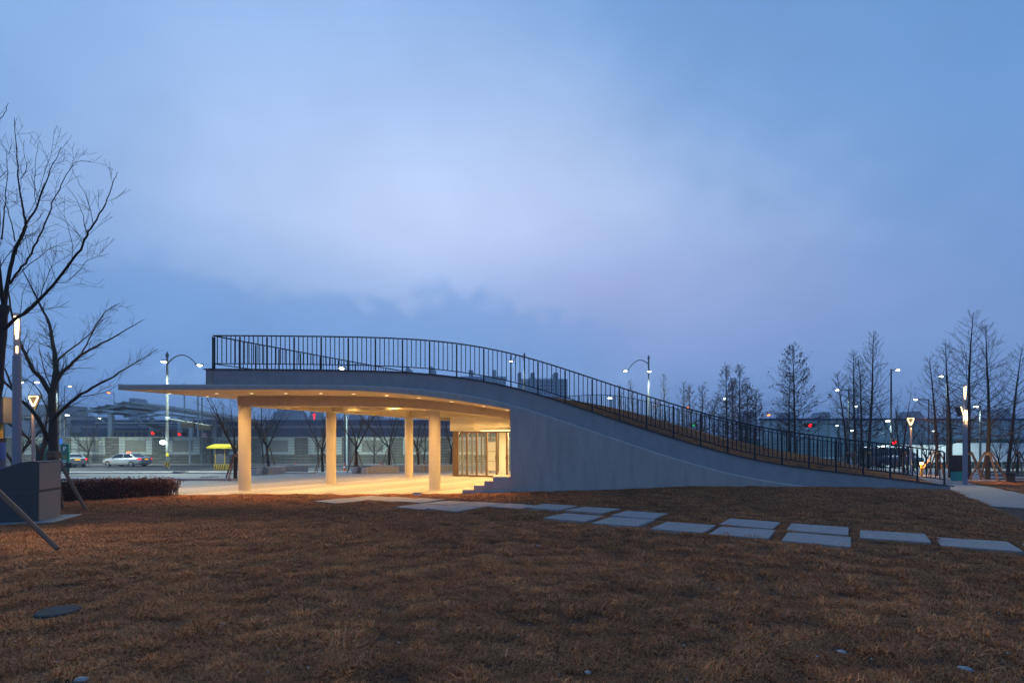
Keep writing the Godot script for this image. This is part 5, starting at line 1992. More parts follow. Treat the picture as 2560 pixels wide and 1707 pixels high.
	s.at(Vector3(0, 0.225, 0), Vector3(0.62, 0.45, 0.163), 0.012)
	obj("lower_panel", s, M.teal, o)

	# planters and bench ends in the plaza
	var planters := [[666, 712, 33.5, 0.42, "long low concrete planter left of the second column, near half"], [712, 768, 36.5, 0.4, "long low concrete planter left of the second column, far half"],
		[921, 997, 35.0, 0.42, "concrete planter between the second and third columns"], [1053, 1073, 38.0, 0.4, "short concrete planter left of the fourth column"], [1102, 1134, 38.0, 0.4, "concrete planter between the fourth column and the glazed doors"]]
	for q: Array in planters:
		var a := on(q[0], 0.0, q[2])
		var b := on(q[1], 0.0, q[2] + 1.6)
		o = thing("planter", q[4], "planter", a, 0.0, "low concrete planters")
		s = Shape.new()
		var dirv := b - a
		var n := dirv.cross(Vector3.UP).normalized()
		if n.z > 0.0:
			n = -n
		s.bar(Vector3(0, q[3] / 2 - 0.03, 0), dirv + Vector3(0, q[3] / 2 - 0.03, 0), 0.14, q[3] + 0.06, Vector3.UP, 0.012)
		obj("front_wall", s, M.planter, o)
		s = Shape.new()
		s.bar(n * 1.5 + Vector3(0, q[3] / 2 - 0.03, 0), n * 1.5 + dirv + Vector3(0, q[3] / 2 - 0.03, 0), 0.14, q[3] + 0.06, Vector3.UP, 0.012)
		obj("rear_wall", s, M.planter, o)
		for e: Vector3 in [Vector3.ZERO, dirv]:
			s = Shape.new()
			s.bar(e + n * 0.075 + Vector3(0, q[3] / 2 - 0.03, 0), e + n * 1.425 + Vector3(0, q[3] / 2 - 0.03, 0), 0.14, q[3] + 0.06, Vector3.UP, 0.012)
			obj("end_wall", s, M.planter, o)
		s = Shape.new()
		s.bar(n * 0.75 + Vector3(0, q[3] - 0.13, 0), n * 0.75 + dirv + Vector3(0, q[3] - 0.13, 0), 1.35, 0.1)
		obj("bed", s, M.soil, o)
	for q: Array in [[637, 32.8, "grey bench end with a black armrest right of the leftmost column"], [886, 35.4, "grey bench end with a black armrest left of the staked middle tree"], [911, 34.6, "grey bench end with a black armrest right of the staked middle tree"]]:
		o = thing("bench", q[2], "bench", on(q[0], 0.0, q[1]), 0.0, "bench ends with black armrests")
		s = Shape.new()
		s.at(Vector3(0, 0.19, -0.5), Vector3(0.32, 0.42, 1.3), 0.012)
		obj("seat", s, M.grey_wall_light, o)
		s = Shape.new()
		s.at(Vector3(-0.02, 0.43, -0.5), Vector3(0.36, 0.05, 1.2), 0.01)
		s.at(Vector3(-0.18, 0.37, -0.5), Vector3(0.03, 0.12, 0.1), 0.0)
		obj("armrest", s, M.black, o)
	# low ramp kerbs and gratings on the left of the plaza
	s = Shape.new()
	s.at(Vector3(-22.5, 0.02, -28.0), Vector3(17.0, 0.16, 1.3), 0.01)
	tag(obj("low_kerb", s, M.planter), "long low pale kerb step crossing the plaza behind the hedge", "kerb")
	s = Shape.new()
	s.at(Vector3(-25.0, -0.02, -35.2), Vector3(24.0, 0.12, 1.2), 0.01)
	tag(obj("low_kerb", s, M.planter), "farther pale kerb step in front of the road behind the hedge", "kerb")
	for q: Array in [[450, 35.0, "dark grating panel set in the far pale kerb"], [523, 28.4, "grating panel set in the near pale kerb left of the column"]]:
		o = thing("grating", q[2], "grating", on(q[0], 0.085 if q[1] < 30 else 0.045, q[1] + 0.1), 0.0, "gratings in the plaza kerbs")
		s = Shape.new()
		s.at(Vector3(0, 0.02, 0), Vector3(0.5, 0.03, 1.0))
		obj("tray", s, M.grey_pole, o)
		for k in 6:
			s = Shape.new()
			s.at(Vector3(-0.2 + k * 0.08, 0.045, 0), Vector3(0.03, 0.02, 0.98))
			obj("bar", s, M.dark_pole, o)
	# traffic cones
	for q: Array in [[739, 47.0, "orange traffic cone on the road left of the second column"], [861, 47.5, "orange traffic cone with a white band right of the second column"], [951, 50.0, "orange traffic cone left of the third column"], [1064, 50.0, "orange traffic cone between the right columns"]]:
		o = thing("traffic_cone", q[2], "traffic cone", on(q[0], -0.44, q[1]), 0.0, "orange traffic cones on the road")
		s = Shape.new()
		s.lathe(Transform3D.IDENTITY, [Vector2(0.13, 0.03), Vector2(0.035, 0.72), Vector2(0, 0.72)], 14)
		s.at(Vector3(0, 0.02, 0), Vector3(0.36, 0.035, 0.36), 0.005)
		obj("body", s, M.orange, o)
		s = Shape.new()
		s.lathe(Transform3D.IDENTITY, [Vector2(0.101, 0.27), Vector2(0.079, 0.43)], 14)
		obj("white_band", s, M.white, o)
	# dark bench at the right edge
	o = thing("bench", "dark slatted bench cut by the right edge, before the white wall", "bench", on(2556, 0.1, 24.6))
	for k in 4:
		s = Shape.new()
		s.at(Vector3(0, 0.42, -0.2 + k * 0.12), Vector3(1.4, 0.03, 0.09), 0.004)
		obj("slat", s, M.black, o)
	for x: float in [-0.5, 0.5]:
		s = Shape.new()
		s.at(Vector3(x, 0.2, 0), Vector3(0.05, 0.42, 0.4), 0.004)
		obj("leg", s, M.black, o)


# ---------- vehicles ----------
func oblong(x0: float, x1: float, half: float, y: float, round: float, sag := 0.0) -> PackedVector3Array:
	var out := PackedVector3Array()
	for q: Array in [[x1 - round, half - round, 0.0], [x0 + round, half - round, PI / 2], [x0 + round, -half + round, PI], [x1 - round, -half + round, PI * 1.5]]:
		for k in 4:
			var a: float = q[2] + PI / 2 * k / 3.0
			var x: float = q[0] + cos(a) * round
			out.append(Vector3(x, y - sag * pow((x - (x0 + x1) / 2) / (x1 - x0) * 2.0, 2.0), q[1] + sin(a) * round))
	return out


func wheel(o: Node3D, at: Vector3, r: float) -> void:
	var side := signf(at.z)
	var t := Transform3D(Basis(Vector3.RIGHT, PI / 2 * side), at)
	var s := Shape.new()
	s.lathe(t, [Vector2(r * 0.62, -0.11), Vector2(r * 0.95, -0.11), Vector2(r, -0.06), Vector2(r, 0.07), Vector2(r * 0.93, 0.11), Vector2(r * 0.64, 0.11)], 24)
	var w := obj("wheel", s, M.rubber, o)
	s = Shape.new()
	s.lathe(t, [Vector2(r * 0.64, 0.09), Vector2(r * 0.55, 0.05), Vector2(0.0, 0.05)], 20)
	for k in 5:
		var a := TAU * k / 5
		s.bar(t * Vector3(cos(a) * 0.03, 0.075, sin(a) * 0.03), t * Vector3(cos(a) * r * 0.6, 0.08, sin(a) * r * 0.6), 0.06, 0.02, t.basis.y)
	obj("rim", s, M.chrome, w)


# nose towards -x, tail towards +x
func sedan(label: String, where: Vector3, turn: float, taxi: bool) -> void:
	var o := thing("car", label, "car", where, turn, "silver cars on the road")
	var s := Shape.new()
	var rings := []
	for q: Array in [[-2.38, 0.62, 0.34, 0.6, 0.66], [-2.3, 0.74, 0.24, 0.62, 0.72], [-2.0, 0.84, 0.2, 0.66, 0.8], [-1.2, 0.89, 0.19, 0.7, 0.93], [-0.5, 0.9, 0.19, 0.72, 0.96], [0.7, 0.9, 0.19, 0.74, 0.98], [1.6, 0.89, 0.21, 0.76, 1.03], [2.1, 0.84, 0.26, 0.76, 1.04], [2.33, 0.74, 0.34, 0.72, 1.0], [2.38, 0.66, 0.42, 0.68, 0.92]]:
		var w: float = q[1]
		rings.append(PackedVector3Array([Vector3(q[0], q[2], -w * 0.88), Vector3(q[0], q[2] + 0.12, -w), Vector3(q[0], q[3], -w), Vector3(q[0], q[4] - 0.04, -w * 0.93), Vector3(q[0], q[4], -w * 0.78), Vector3(q[0], q[4] + 0.015, 0),
			Vector3(q[0], q[4], w * 0.78), Vector3(q[0], q[4] - 0.04, w * 0.93), Vector3(q[0], q[3], w), Vector3(q[0], q[2] + 0.12, w), Vector3(q[0], q[2], w * 0.88)]))
	s.loft(rings)
	obj("body", s, M.silver, o)
	s = Shape.new()
	s.loft([oblong(-1.35, 1.85, 0.8, 0.9, 0.2), oblong(-0.95, 1.5, 0.75, 1.14, 0.22), oblong(-0.52, 1.08, 0.66, 1.36, 0.22)])
	obj("windows", s, M.tinted_glass, o)
	s = Shape.new()
	s.loft([oblong(-0.56, 1.12, 0.67, 1.355, 0.22), oblong(-0.48, 1.04, 0.62, 1.41, 0.22, 0.02), oblong(-0.2, 0.75, 0.42, 1.445, 0.2, 0.01)])
	obj("roof", s, M.silver, o)
	for side: float in [-1.0, 1.0]:
		for q: Array in [[Vector3(-1.3, 0.92, 0.79), Vector3(-0.5, 1.38, 0.64), 0.05], [Vector3(0.33, 0.93, 0.81), Vector3(0.3, 1.38, 0.68), 0.07], [Vector3(1.78, 0.95, 0.78), Vector3(1.02, 1.38, 0.64), 0.14]]:
			var a: Vector3 = q[0]
			var b: Vector3 = q[1]
			a.z *= side
			b.z *= side
			s = Shape.new()
			s.bar(a, b, q[2], 0.035, Vector3(0, 0.3, side), 0.008)
			obj("pillar", s, M.silver, o)
		for x: float in [-1.45, 1.35]:
			wheel(o, Vector3(x, 0.32, side * 0.8), 0.32)
		s = Shape.new()
		s.at(Vector3(-0.88, 0.98, side * 0.97), Vector3(0.1, 0.12, 0.18), 0.03)
		obj("mirror", s, M.silver, o)
		s = Shape.new()
		s.at(Vector3(2.3, 0.84, side * 0.6), Vector3(0.12, 0.15, 0.36), 0.03)
		s.at(Vector3(2.14, 0.85, side * 0.805), Vector3(0.28, 0.12, 0.07), 0.02)
		obj("tail_light", s, M.tail_red, o)
		s = Shape.new()
		s.at(Vector3(-2.2, 0.68, side * 0.6), Vector3(0.2, 0.12, 0.26), 0.04)
		obj("headlight", s, M.chrome, o)
		for x: float in [-0.3, 0.75]:
			s = Shape.new()
			s.at(Vector3(x, 0.84, side * 0.902), Vector3(0.18, 0.025, 0.02), 0.005)
			obj("door_handle", s, M.silver, o)
	s = Shape.new()
	s.at(Vector3(2.36, 0.8, 0), Vector3(0.06, 0.1, 0.48), 0.01)
	obj("number_plate", s, M.plate_glow, o)
	if taxi:
		s = Shape.new()
		s.at(Vector3(0.25, 1.52, 0), Vector3(0.16, 0.15, 0.46), 0.04)
		obj("roof_sign", s, M.taxi_lamp, o)


func van(label: String, where: Vector3, turn: float) -> void:
	var o := thing("van", label, "van", where, turn)
	var s := Shape.new()
	var rings := []
	for q: Array in [[-2.35, 0.8, 0.34, 0.7, 1.06], [-2.25, 0.88, 0.26, 0.75, 1.1], [-1.0, 0.92, 0.24, 0.8, 1.1], [1.2, 0.92, 0.24, 0.8, 1.08], [1.95, 0.9, 0.25, 0.78, 1.0], [2.3, 0.84, 0.3, 0.7, 0.9], [2.4, 0.74, 0.38, 0.62, 0.78]]:
		var w: float = q[1]
		rings.append(PackedVector3Array([Vector3(q[0], q[2], -w * 0.9), Vector3(q[0], q[2] + 0.12, -w), Vector3(q[0], q[3], -w), Vector3(q[0], q[4], -w * 0.94), Vector3(q[0], q[4] + 0.02, 0), Vector3(q[0], q[4], w * 0.94), Vector3(q[0], q[3], w), Vector3(q[0], q[2] + 0.12, w), Vector3(q[0], q[2], w * 0.9)]))
	s.loft(rings)
	obj("body", s, M.navy_paint, o)
	s = Shape.new()
	s.loft([oblong(-2.3, 1.7, 0.88, 1.06, 0.2), oblong(-2.24, 1.25, 0.83, 1.4, 0.2), oblong(-2.15, 0.8, 0.76, 1.68, 0.2)])
	obj("windows", s, M.tinted_glass, o)
	s = Shape.new()
	s.loft([oblong(-2.2, 0.86, 0.78, 1.66, 0.2), oblong(-2.12, 0.75, 0.72, 1.74, 0.2, 0.02), oblong(-1.9, 0.4, 0.5, 1.78, 0.2)])
	obj("roof", s, M.navy_paint, o)
	for side: float in [-1.0, 1.0]:
		for x: float in [-1.45, 1.5]:
			wheel(o, Vector3(x, 0.34, side * 0.82), 0.34)
		for q: Array in [[Vector3(1.62, 1.08, 0.86), Vector3(0.8, 1.68, 0.74)], [Vector3(0.35, 1.08, 0.89), Vector3(0.3, 1.68, 0.77)], [Vector3(-0.9, 1.08, 0.89), Vector3(-0.85, 1.68, 0.77)], [Vector3(-2.2, 1.1, 0.86), Vector3(-2.08, 1.68, 0.75)]]:
			var a: Vector3 = q[0]
			var b: Vector3 = q[1]
			a.z *= side
			b.z *= side
			s = Shape.new()
			s.bar(a, b, 0.1, 0.04, Vector3(0, 0.3, side), 0.008)
			obj("pillar", s, M.navy_paint, o)
		s = Shape.new()
		s.at(Vector3(2.28, 0.76, side * 0.66), Vector3(0.2, 0.16, 0.28), 0.04)
		obj("headlight", s, M.chrome, o)
		s = Shape.new()
		s.at(Vector3(1.15, 1.12, side * 1.0), Vector3(0.12, 0.2, 0.16), 0.03)
		obj("mirror", s, M.navy_paint, o)


func build_vehicles() -> void:
	sedan("silver taxi with a glowing roof sign, seen from the side by the stone wall", on(316, -0.445, 57.5), -0.16, true)
	sedan("silver car with lit tail lights half hidden behind the parking board", on(173, -0.445, 56.5), -0.62, false)
	van("dark blue van parked beyond the ramp's lower railing", on(2226, -0.05, 44.5), 0.12)


# ---------- background ----------
func build_stone_wall() -> void:
	var o := thing("stone_wall", "long stone clad retaining wall behind the road, with rough and carved panels", "wall", Vector3(0, -0.3, -64.4))
	var s := Shape.new()
	s.at(Vector3(-36, 1.5, -0.32), Vector3(76, 3.05, 0.5))
	obj("core", s, M.stone_rough_dark, o)
	s = Shape.new()
	s.at(Vector3(-36, 3.1, -0.2), Vector3(76, 0.07, 0.72), 0.01)
	obj("capstone", s, M.stone_pale, o)
	var w := 0.807
	var h := 0.339
	var flat := Shape.new()
	flat.box(Transform3D.IDENTITY, Vector3(w - 0.045, h - 0.04, 0.12), 0.006)
	var flat_mesh := flat.mesh()
	var split: Array[ArrayMesh] = []
	for k in 4:                               # split faced blocks: a bulging front
		var r := RandomNumberGenerator.new()
		r.seed = 40 + k
		s = Shape.new()
		var hw := (w - 0.03) / 2
		var hh := (h - 0.03) / 2
		var mid := Vector3(r.randf_range(-0.15, 0.15), r.randf_range(-0.06, 0.06), 0.15)
		var c := [Vector3(-hw, -hh, 0.02), Vector3(0, -hh, r.randf_range(0.02, 0.07)), Vector3(hw, -hh, 0.02), Vector3(hw, 0, r.randf_range(0.03, 0.1)), Vector3(hw, hh, 0.02), Vector3(0, hh, r.randf_range(0.05, 0.12)), Vector3(-hw, hh, 0.02), Vector3(-hw, 0, r.randf_range(0.03, 0.1))]
		for j in 8:
			s.tri(mid, c[j], c[(j + 1) % 8])
			var a: Vector3 = c[j]
			var b: Vector3 = c[(j + 1) % 8]
			s.quad(Vector3(a.x, a.y, -0.05), Vector3(b.x, b.y, -0.05), b, a)
		split.append(s.mesh())
	var relief := Shape.new()
	relief.box(Transform3D.IDENTITY, Vector3(w * 3 - 0.02, h * 4 - 0.02, 0.1), 0.01)
	var relief_mesh := relief.mesh()
	var rest_flat := Shape.new()
	var rest_rough := Shape.new()
	var built := 0
	for bay in range(-11, 2):
		var x0 := -19.9 + bay * 7 * w + 22.6
		for col in 7:
			var x := x0 + col * w
			for row in 9:                     # from the bottom up
				var p := Vector3(x, 0.02 + (row + 0.5) * h, 0.0)
				var rough := row < 3 or col < 2
				if not rough and col >= 3 and col <= 5 and row >= 4 and row <= 7:
					if col == 4 and row == 4:
						obj("relief_panel", relief_mesh, M.stone_relief, o, Transform3D(Basis.IDENTITY, Vector3(x, 0.02 + 6.0 * h, 0.0)))
					continue
				var near := x > -60.0 and x < -7.0
				if built < 296 and near and (x < -28.5 or x > -20.5):
					built += 1
					if rough:
						obj("stone_block", split[rng.randi() % 4], M.stone_rough if (row + col) % 2 else M.stone_rough_dark, o, Transform3D(Basis.IDENTITY, p))
					else:
						obj("stone_panel", flat_mesh, M.stone_light if rng.randf() < 0.6 else M.stone_pale, o, Transform3D(Basis.IDENTITY, p))
				elif rough:
					var m: ArrayMesh = split[rng.randi() % 4]
					var arr := m.surface_get_arrays(0)
					var first := rest_rough.v.size()
					for q: Vector3 in arr[Mesh.ARRAY_VERTEX]:
						rest_rough.v.append(q + p)
					rest_rough.n.append_array(arr[Mesh.ARRAY_NORMAL])
					for q: int in arr[Mesh.ARRAY_INDEX]:
						rest_rough.i.append(first + q)
				else:
					rest_flat.at(p, Vector3(w - 0.045, h - 0.04, 0.12))
	obj("stone_cladding", rest_rough, M.stone_rough, o).set_meta("kind", "stuff")
	obj("flat_cladding", rest_flat, M.stone_light, o).set_meta("kind", "stuff")


func build_station() -> void:
	# long barrier of dark blue panels on the wall
	var o := thing("noise_barrier", "long dark blue panel barrier standing on the stone wall", "barrier", Vector3(0, 2.6, -80.0))
	for k in 32:
		var s := Shape.new()
		s.at(Vector3(-63.0 + k * 1.72, 0.55, 0), Vector3(1.66, 2.5, 0.06), 0.01)
		obj("barrier_panel", s, M.barrier_blue, o)
	for k in 33:
		var s := Shape.new()
		s.at(Vector3(-63.86 + k * 1.72, 0.6, 0.03), Vector3(0.08, 2.7, 0.1))
		obj("post", s, M.navy, o)
	# elevated railway behind
	o = thing("railway_deck", "long dark elevated railway with a teal stripe behind the blue barrier", "railway", Vector3(0, -0.4, -90.0))
	var s := Shape.new()
	s.at(Vector3(-50, 4.9, 0), Vector3(110, 1.2, 5.0), 0.03)
	obj("girder", s, M.roof_metal, o)
	s = Shape.new()
	s.at(Vector3(-50, 3.9, 2.55), Vector3(110, 0.22, 0.1))
	obj("teal_stripe", s, M.barrier_teal, o)
	s = Shape.new()
	s.at(Vector3(-50, 2.0, -1.0), Vector3(110, 4.6, 2.0))
	obj("dark_wall", s, M.navy, o)
	for k in 15:
		s = Shape.new()
		s.at(Vector3(-95 + k * 7.0, 2.2, 2.3), Vector3(0.5, 4.8, 0.5), 0.02)
		obj("pier", s, M.steel, o)
	s = Shape.new()
	s.at(Vector3(-50, 5.95, 2.3), Vector3(110, 0.9, 0.08))
	obj("parapet", s, M.navy, o)

	# station canopy with a gable of steel
	o = thing("station_roof", "steel gabled station roof with open trusses rising over the stone wall", "station canopy", on(319, 0.0, 70.0))
	var ap := 7.2
	var xl := -6.3
	var xr := 14.2
	for z: float in [0.0, -8.0]:
		for q: Array in [[xl, 6.0], [xr, 5.05]]:
			var b := Shape.new()
			b.bar(Vector3(0, ap, z), Vector3(q[0], q[1], z), 0.2, 0.36, Vector3.UP, 0.02)
			obj("rafter", b, M.steel, o)
			b = Shape.new()
			b.bar(Vector3(0, ap - 0.85, z), Vector3(q[0] * 0.62, q[1] * 0.62 + (ap - 0.85) * 0.38 - 0.25, z), 0.12, 0.22, Vector3.UP, 0.02)
			obj("lower_chord", b, M.steel, o)
		var tie := Shape.new()
		tie.bar(Vector3(-4.2, 4.75, z), Vector3(8.9, 4.75, z), 0.1, 0.12)
		obj("tie_beam", tie, M.steel, o)
		for q: Array in [[-2.25, 5.9], [6.75, 5.6], [8.2, 5.4]]:
			var c := Shape.new()
			c.at(Vector3(q[0], q[1] / 2, z), Vector3(0.5, q[1], 0.4), 0.03)
			obj("column", c, M.steel, o)
		for q: Array in [[-2.3, 4.5, -5.0, 5.9], [6.8, 4.4, 8.6, 5.3]]:
			var br := Shape.new()
			br.bar(Vector3(q[0], q[1], z), Vector3(q[2], q[3], z), 0.1, 0.14)
			obj("brace", br, M.steel, o)
	for k in 6:
		var t := (k + 0.3) / 6.0
		for side in 2:
			var p := Vector3(0, ap + 0.3, 0).lerp(Vector3(xl, 6.3, 0) if side == 0 else Vector3(xr, 5.35, 0), t)
			var pl := Shape.new()
			pl.bar(p + Vector3(0, 0, 0.6), p + Vector3(0, 0, -8.6), 0.14, 0.2)
			obj("purlin", pl, M.steel, o)
	for k in 6:
		for side in 2:
			var e := Vector3(xl, 6.2, 0) if side == 0 else Vector3(xr, 5.25, 0)
			var a := Vector3(0, ap + 0.22, 0).lerp(e, k / 6.0 + 0.012)
			var b := Vector3(0, ap + 0.22, 0).lerp(e, (k + 1) / 6.0 - 0.012)
			if side == 0 and k in [1, 4]:
				continue
			var sh := Shape.new()
			sh.bar(a + Vector3(0, 0, -4), b + Vector3(0, 0, -4), 9.2, 0.05)
			obj("roof_sheet", sh, M.roof_metal, o)
	s = Shape.new()
	s.at(Vector3(2.5, 2.2, -4.5), Vector3(18.0, 0.5, 7.0), 0.02)
	obj("platform", s, M.roof_dark, o)
	for k in 12:
		var pr := Shape.new()
		pr.at(Vector3(-2.0 + k * 0.8, 2.9, 0.3), Vector3(0.04, 1.3, 0.04))
		obj("rail_post", pr, M.ochre, o)
	for y: float in [2.95, 3.65]:
		var r := Shape.new()
		r.at(Vector3(2.4, y, 0.3), Vector3(9.0, 0.05, 0.04))
		obj("rail", r, M.ochre, o)
	for q: Array in [[0.9, 4.75], [5.6, 4.75]]:
		var hg := Shape.new()
		hg.bar(Vector3(q[0], 6.2, -0.2), Vector3(q[0], q[1], -0.2), 0.08, 0.08)
		obj("hanger", hg, M.steel, o)
	s = Shape.new()
	s.bar(Vector3(-0.6, 5.0, -4.0), Vector3(2.6, 3.9, -4.0), 0.4, 0.5)
	obj("stair_flight", s, M.roof_dark, o)
	# grey building on the far left
	o = thing("grey_building", "pale grey stepped building at the far left with dark window bands", "building", on(90, 0.0, 92.0))
	s = Shape.new()
	s.at(Vector3(1.2, 3.3, 0), Vector3(16.5, 6.8, 10.0), 0.03)
	obj("wall", s, M.grey_wall_light, o)
	s = Shape.new()
	s.at(Vector3(-1.8, 7.7, -2.0), Vector3(13.2, 2.1, 6.0), 0.03)
	obj("upper_storey", s, M.grey_wall, o)
	s = Shape.new()
	s.at(Vector3(-7.6, 6.5, 1.0), Vector3(7.0, 5.6, 8.0), 0.03)
	obj("tower", s, M.grey_wall_light, o)
	for k in 6:
		s = Shape.new()
		s.at(Vector3(-2.8 + k * 1.45, 6.25, 5.02), Vector3(1.25, 0.75, 0.06), 0.01)
		obj("window", s, M.dark_window, o)
	for q: Array in [[-3.2, 3.9, 3.2, 0.45], [5.2, 4.0, 1.4, 0.4], [5.3, 3.05, 1.3, 0.35], [-6.0, 3.2, 3.4, 0.35]]:
		s = Shape.new()
		s.at(Vector3(q[0], q[1], 5.02), Vector3(q[2], q[3], 0.06), 0.01)
		obj("window", s, M.dark_window, o)
	s = Shape.new()
	s.at(Vector3(1.2, 6.75, 0), Vector3(17.0, 0.14, 10.4), 0.02)
	obj("roof_edge", s, M.roof_metal, o)
	for q: Array in [[-1.6, 4.7, 0.9], [5.0, 4.5, 0.9]]:
		s = Shape.new()
		s.at(Vector3(q[0], q[1], 5.3), Vector3(1.6, q[2], 0.5), 0.02)
		obj("air_unit", s, M.grey_wall, o)


func tower_block(label: String, px0: float, px1: float, top: float, d: float, cores: Array, windows: bool) -> void:
	var a := on(px0, 0.0, d)
	var b := on(px1, 0.0, d)
	var h := EYE + (HORIZON - top) / FOCAL * d
	var w := b.x - a.x
	var o := thing("apartment_block", label, "apartment block", Vector3((a.x + b.x) / 2, -0.6, -d), 0.0, "hazy apartment blocks on the skyline")
	var s := Shape.new()
	s.at(Vector3(0, h / 2, 0), Vector3(w, h, 14.0))
	obj("wall", s, M.tower, o)
	for c: Array in cores:                    # lift cores: where across the front, how high above the roof, how wide
		s = Shape.new()
		s.at(Vector3(w * (c[0] - 0.5), (h + c[1]) / 2, 0.4), Vector3(c[2], h + c[1], 15.6))
		obj("lift_core", s, M.tower_dark, o)
	if windows:
		var cols := int(w / 3.1)
		var built := 0
		for k in cols:
			for f in 12:
				var y := h - 2.4 - f * 2.9
				if y < 10.0:
					continue
				s = Shape.new()
				s.at(Vector3(-w / 2 + (k + 0.5) * w / cols, y, 7.02), Vector3(1.7, 1.4, 0.12))
				obj("window", s, M.dark_window, o)
				built += 1
	for k in int(w / 4.0):
		s = Shape.new()
		s.at(Vector3(-w / 2 + 1.0 + k * 4.0, h + 0.5, 6.5), Vector3(0.7, 1.2, 0.7))
		obj("roof_post", s, M.tower_dark, o)


func build_skyline() -> void:
	tower_block("hazy apartment block with three roof cores, seen through the railing right of its middle", 1296, 1417, 948, 430.0, [[0.02, 4.8, 2.8], [0.29, 4.8, 3.0], [0.76, 4.8, 3.4]], true)
	tower_block("hazy long apartment block left of the three core block, behind the bars", 1152, 1265, 942, 460.0, [[0.23, 5.4, 3.0], [0.74, 5.4, 3.0]], true)
	tower_block("sliver of a hazy tower behind the bars above the third column", 1076, 1088, 923, 480.0, [[0.4, 2.0, 1.2]], false)
	tower_block("small hazy tower peeping over the deck above the second column", 1017, 1029, 923, 480.0, [[0.5, 1.0, 1.6]], false)
	tower_block("pale hazy tower behind the station roof's peak", 334, 356, 998, 520.0, [[0.5, 1.0, 4.0]], false)
	tower_block("hazy slab block under the canopy right of the leftmost column", 690, 760, 1030, 520.0, [[0.3, 6.0, 8.0], [0.7, 6.0, 8.0]], true)
	tower_block("hazy slab block left of the second column", 770, 812, 1040, 560.0, [[0.5, 6.0, 8.0]], true)
	tower_block("hazy slab block right of the second column", 850, 985, 1045, 520.0, [[0.3, 5.0, 8.0], [0.7, 5.0, 8.0]], true)
	tower_block("faint block over the glass barrier's left part", 1952, 1978, 1036, 420.0, [[0.5, 2.0, 5.0]], false)
	tower_block("faint block over the glass barrier left of the bare group", 2040, 2064, 1036, 420.0, [[0.5, 2.0, 5.0]], false)
	tower_block("faint block above the triangular lamp at the ramp's foot", 2258, 2290, 1034, 420.0, [[0.5, 2.0, 5.0]], false)
	tower_block("faint wide block behind the leafy brown trees", 1855, 1880, 1034, 420.0, [[0.5, 2.0, 4.0]], false)
	tower_block("faint low block above the white wall at the right", 2470, 2520, 1032, 420.0, [[0.4, 3.0, 8.0]], false)
	var o := thing("neon_cross", "red glowing cross seen under the canopy left of the second column", "neon cross", on(785, 0.0, 240.0))
	var s := Shape.new()
	s.at(Vector3(0, 14.8, 0), Vector3(0.5, 2.7, 0.3), 0.05)
	s.at(Vector3(0, 15.6, 0.02), Vector3(1.5, 0.45, 0.3), 0.05)
	obj("cross_tubes", s, M.cross_red, o)
	s = Shape.new()
	s.rod(Vector3(0, 0, -0.3), Vector3(0, 13.6, -0.3), 0.5, 0.2, 8)
	obj("mast", s, M.tower_dark, o)
	# wires and masts over the railway
	for q: Array in [[494, 70.0, 9.0, "slim grey mast over the station's right end"], [460, 88.0, 12.0, "tall slim mast behind the arched lamp's signal arm"], [866, 60.0, 6.4, "pale grey post right of the second column against the blue barrier"]]:
		s = Shape.new()
		s.rod(on(q[0], -0.4, q[1]), on(q[0], q[2], q[1]), 0.13, 0.1, 8)
		tag(obj("mast", s, M.steel), q[3], "mast", "slim masts along the railway")

	# glass barrier on the right
	o = thing("glass_barrier", "tall glazed noise barrier with a dark top beam beyond the trees", "barrier", Vector3(0, -0.4, -62.0))
	s = Shape.new()
	s.at(Vector3(47.0, 5.2, 0), Vector3(37.0, 0.26, 0.5), 0.02)
	obj("top_beam", s, M.navy, o)
	s = Shape.new()
	s.at(Vector3(47.0, 0.25, 0), Vector3(37.0, 0.6, 0.4), 0.02)
	obj("base_wall", s, M.grey_wall_light, o)
	for k in 34:
		s = Shape.new()
		s.at(Vector3(28.7 + k * 1.1, 2.8, 0.0), Vector3(0.1 if k % 2 else 0.17, 4.7, 0.16))
		obj("mullion", s, M.barrier_post, o)
	for y: float in [1.3, 1.85, 2.6, 3.3, 4.1, 4.7]:
		s = Shape.new()
		s.at(Vector3(47.0, y, 0.11), Vector3(37.0, 0.035, 0.04))
		obj("glazing_rail", s, M.steel, o)
	for k in 33:
		s = Shape.new()
		s.at(Vector3(29.25 + k * 1.1, 2.8, -0.02), Vector3(0.98, 4.5, 0.02))
		obj("glass_panel", s, M.barrier_glass, o)
	# dark mass behind the glass
	o = thing("railway_wall", "dim blue grey wall behind the glass barrier", "wall", Vector3(47.0, -0.5, -70.0))
	s = Shape.new()
	s.at(Vector3(0, 1.6, 0), Vector3(44.0, 3.2, 0.6))
	obj("wall", s, M.roof_metal, o)
	s = Shape.new()
	s.at(Vector3(0, 2.3, 0.36), Vector3(44.0, 1.0, 0.1))
	obj("green_band", s, M.barrier_teal, o)
	o = thing("road_fence", "white horizontal rails of a road fence below the glass barrier", "fence", Vector3(39.0, -0.45, -58.0))
	for k in 3:
		s = Shape.new()
		s.at(Vector3(0, 0.45 + k * 0.24, 0), Vector3(17.0, 0.09, 0.05), 0.01)
		obj("rail", s, M.wall_white, o)
	for k in 10:
		s = Shape.new()
		s.at(Vector3(-8.4 + k * 1.86, 0.5, -0.05), Vector3(0.09, 1.05, 0.06))
		obj("post", s, M.wall_white, o)
	# white wall, brightly lit
	o = thing("white_wall", "long bright white panel wall at the right, behind the staked trees", "wall", Vector3(0, -0.1, -49.0))
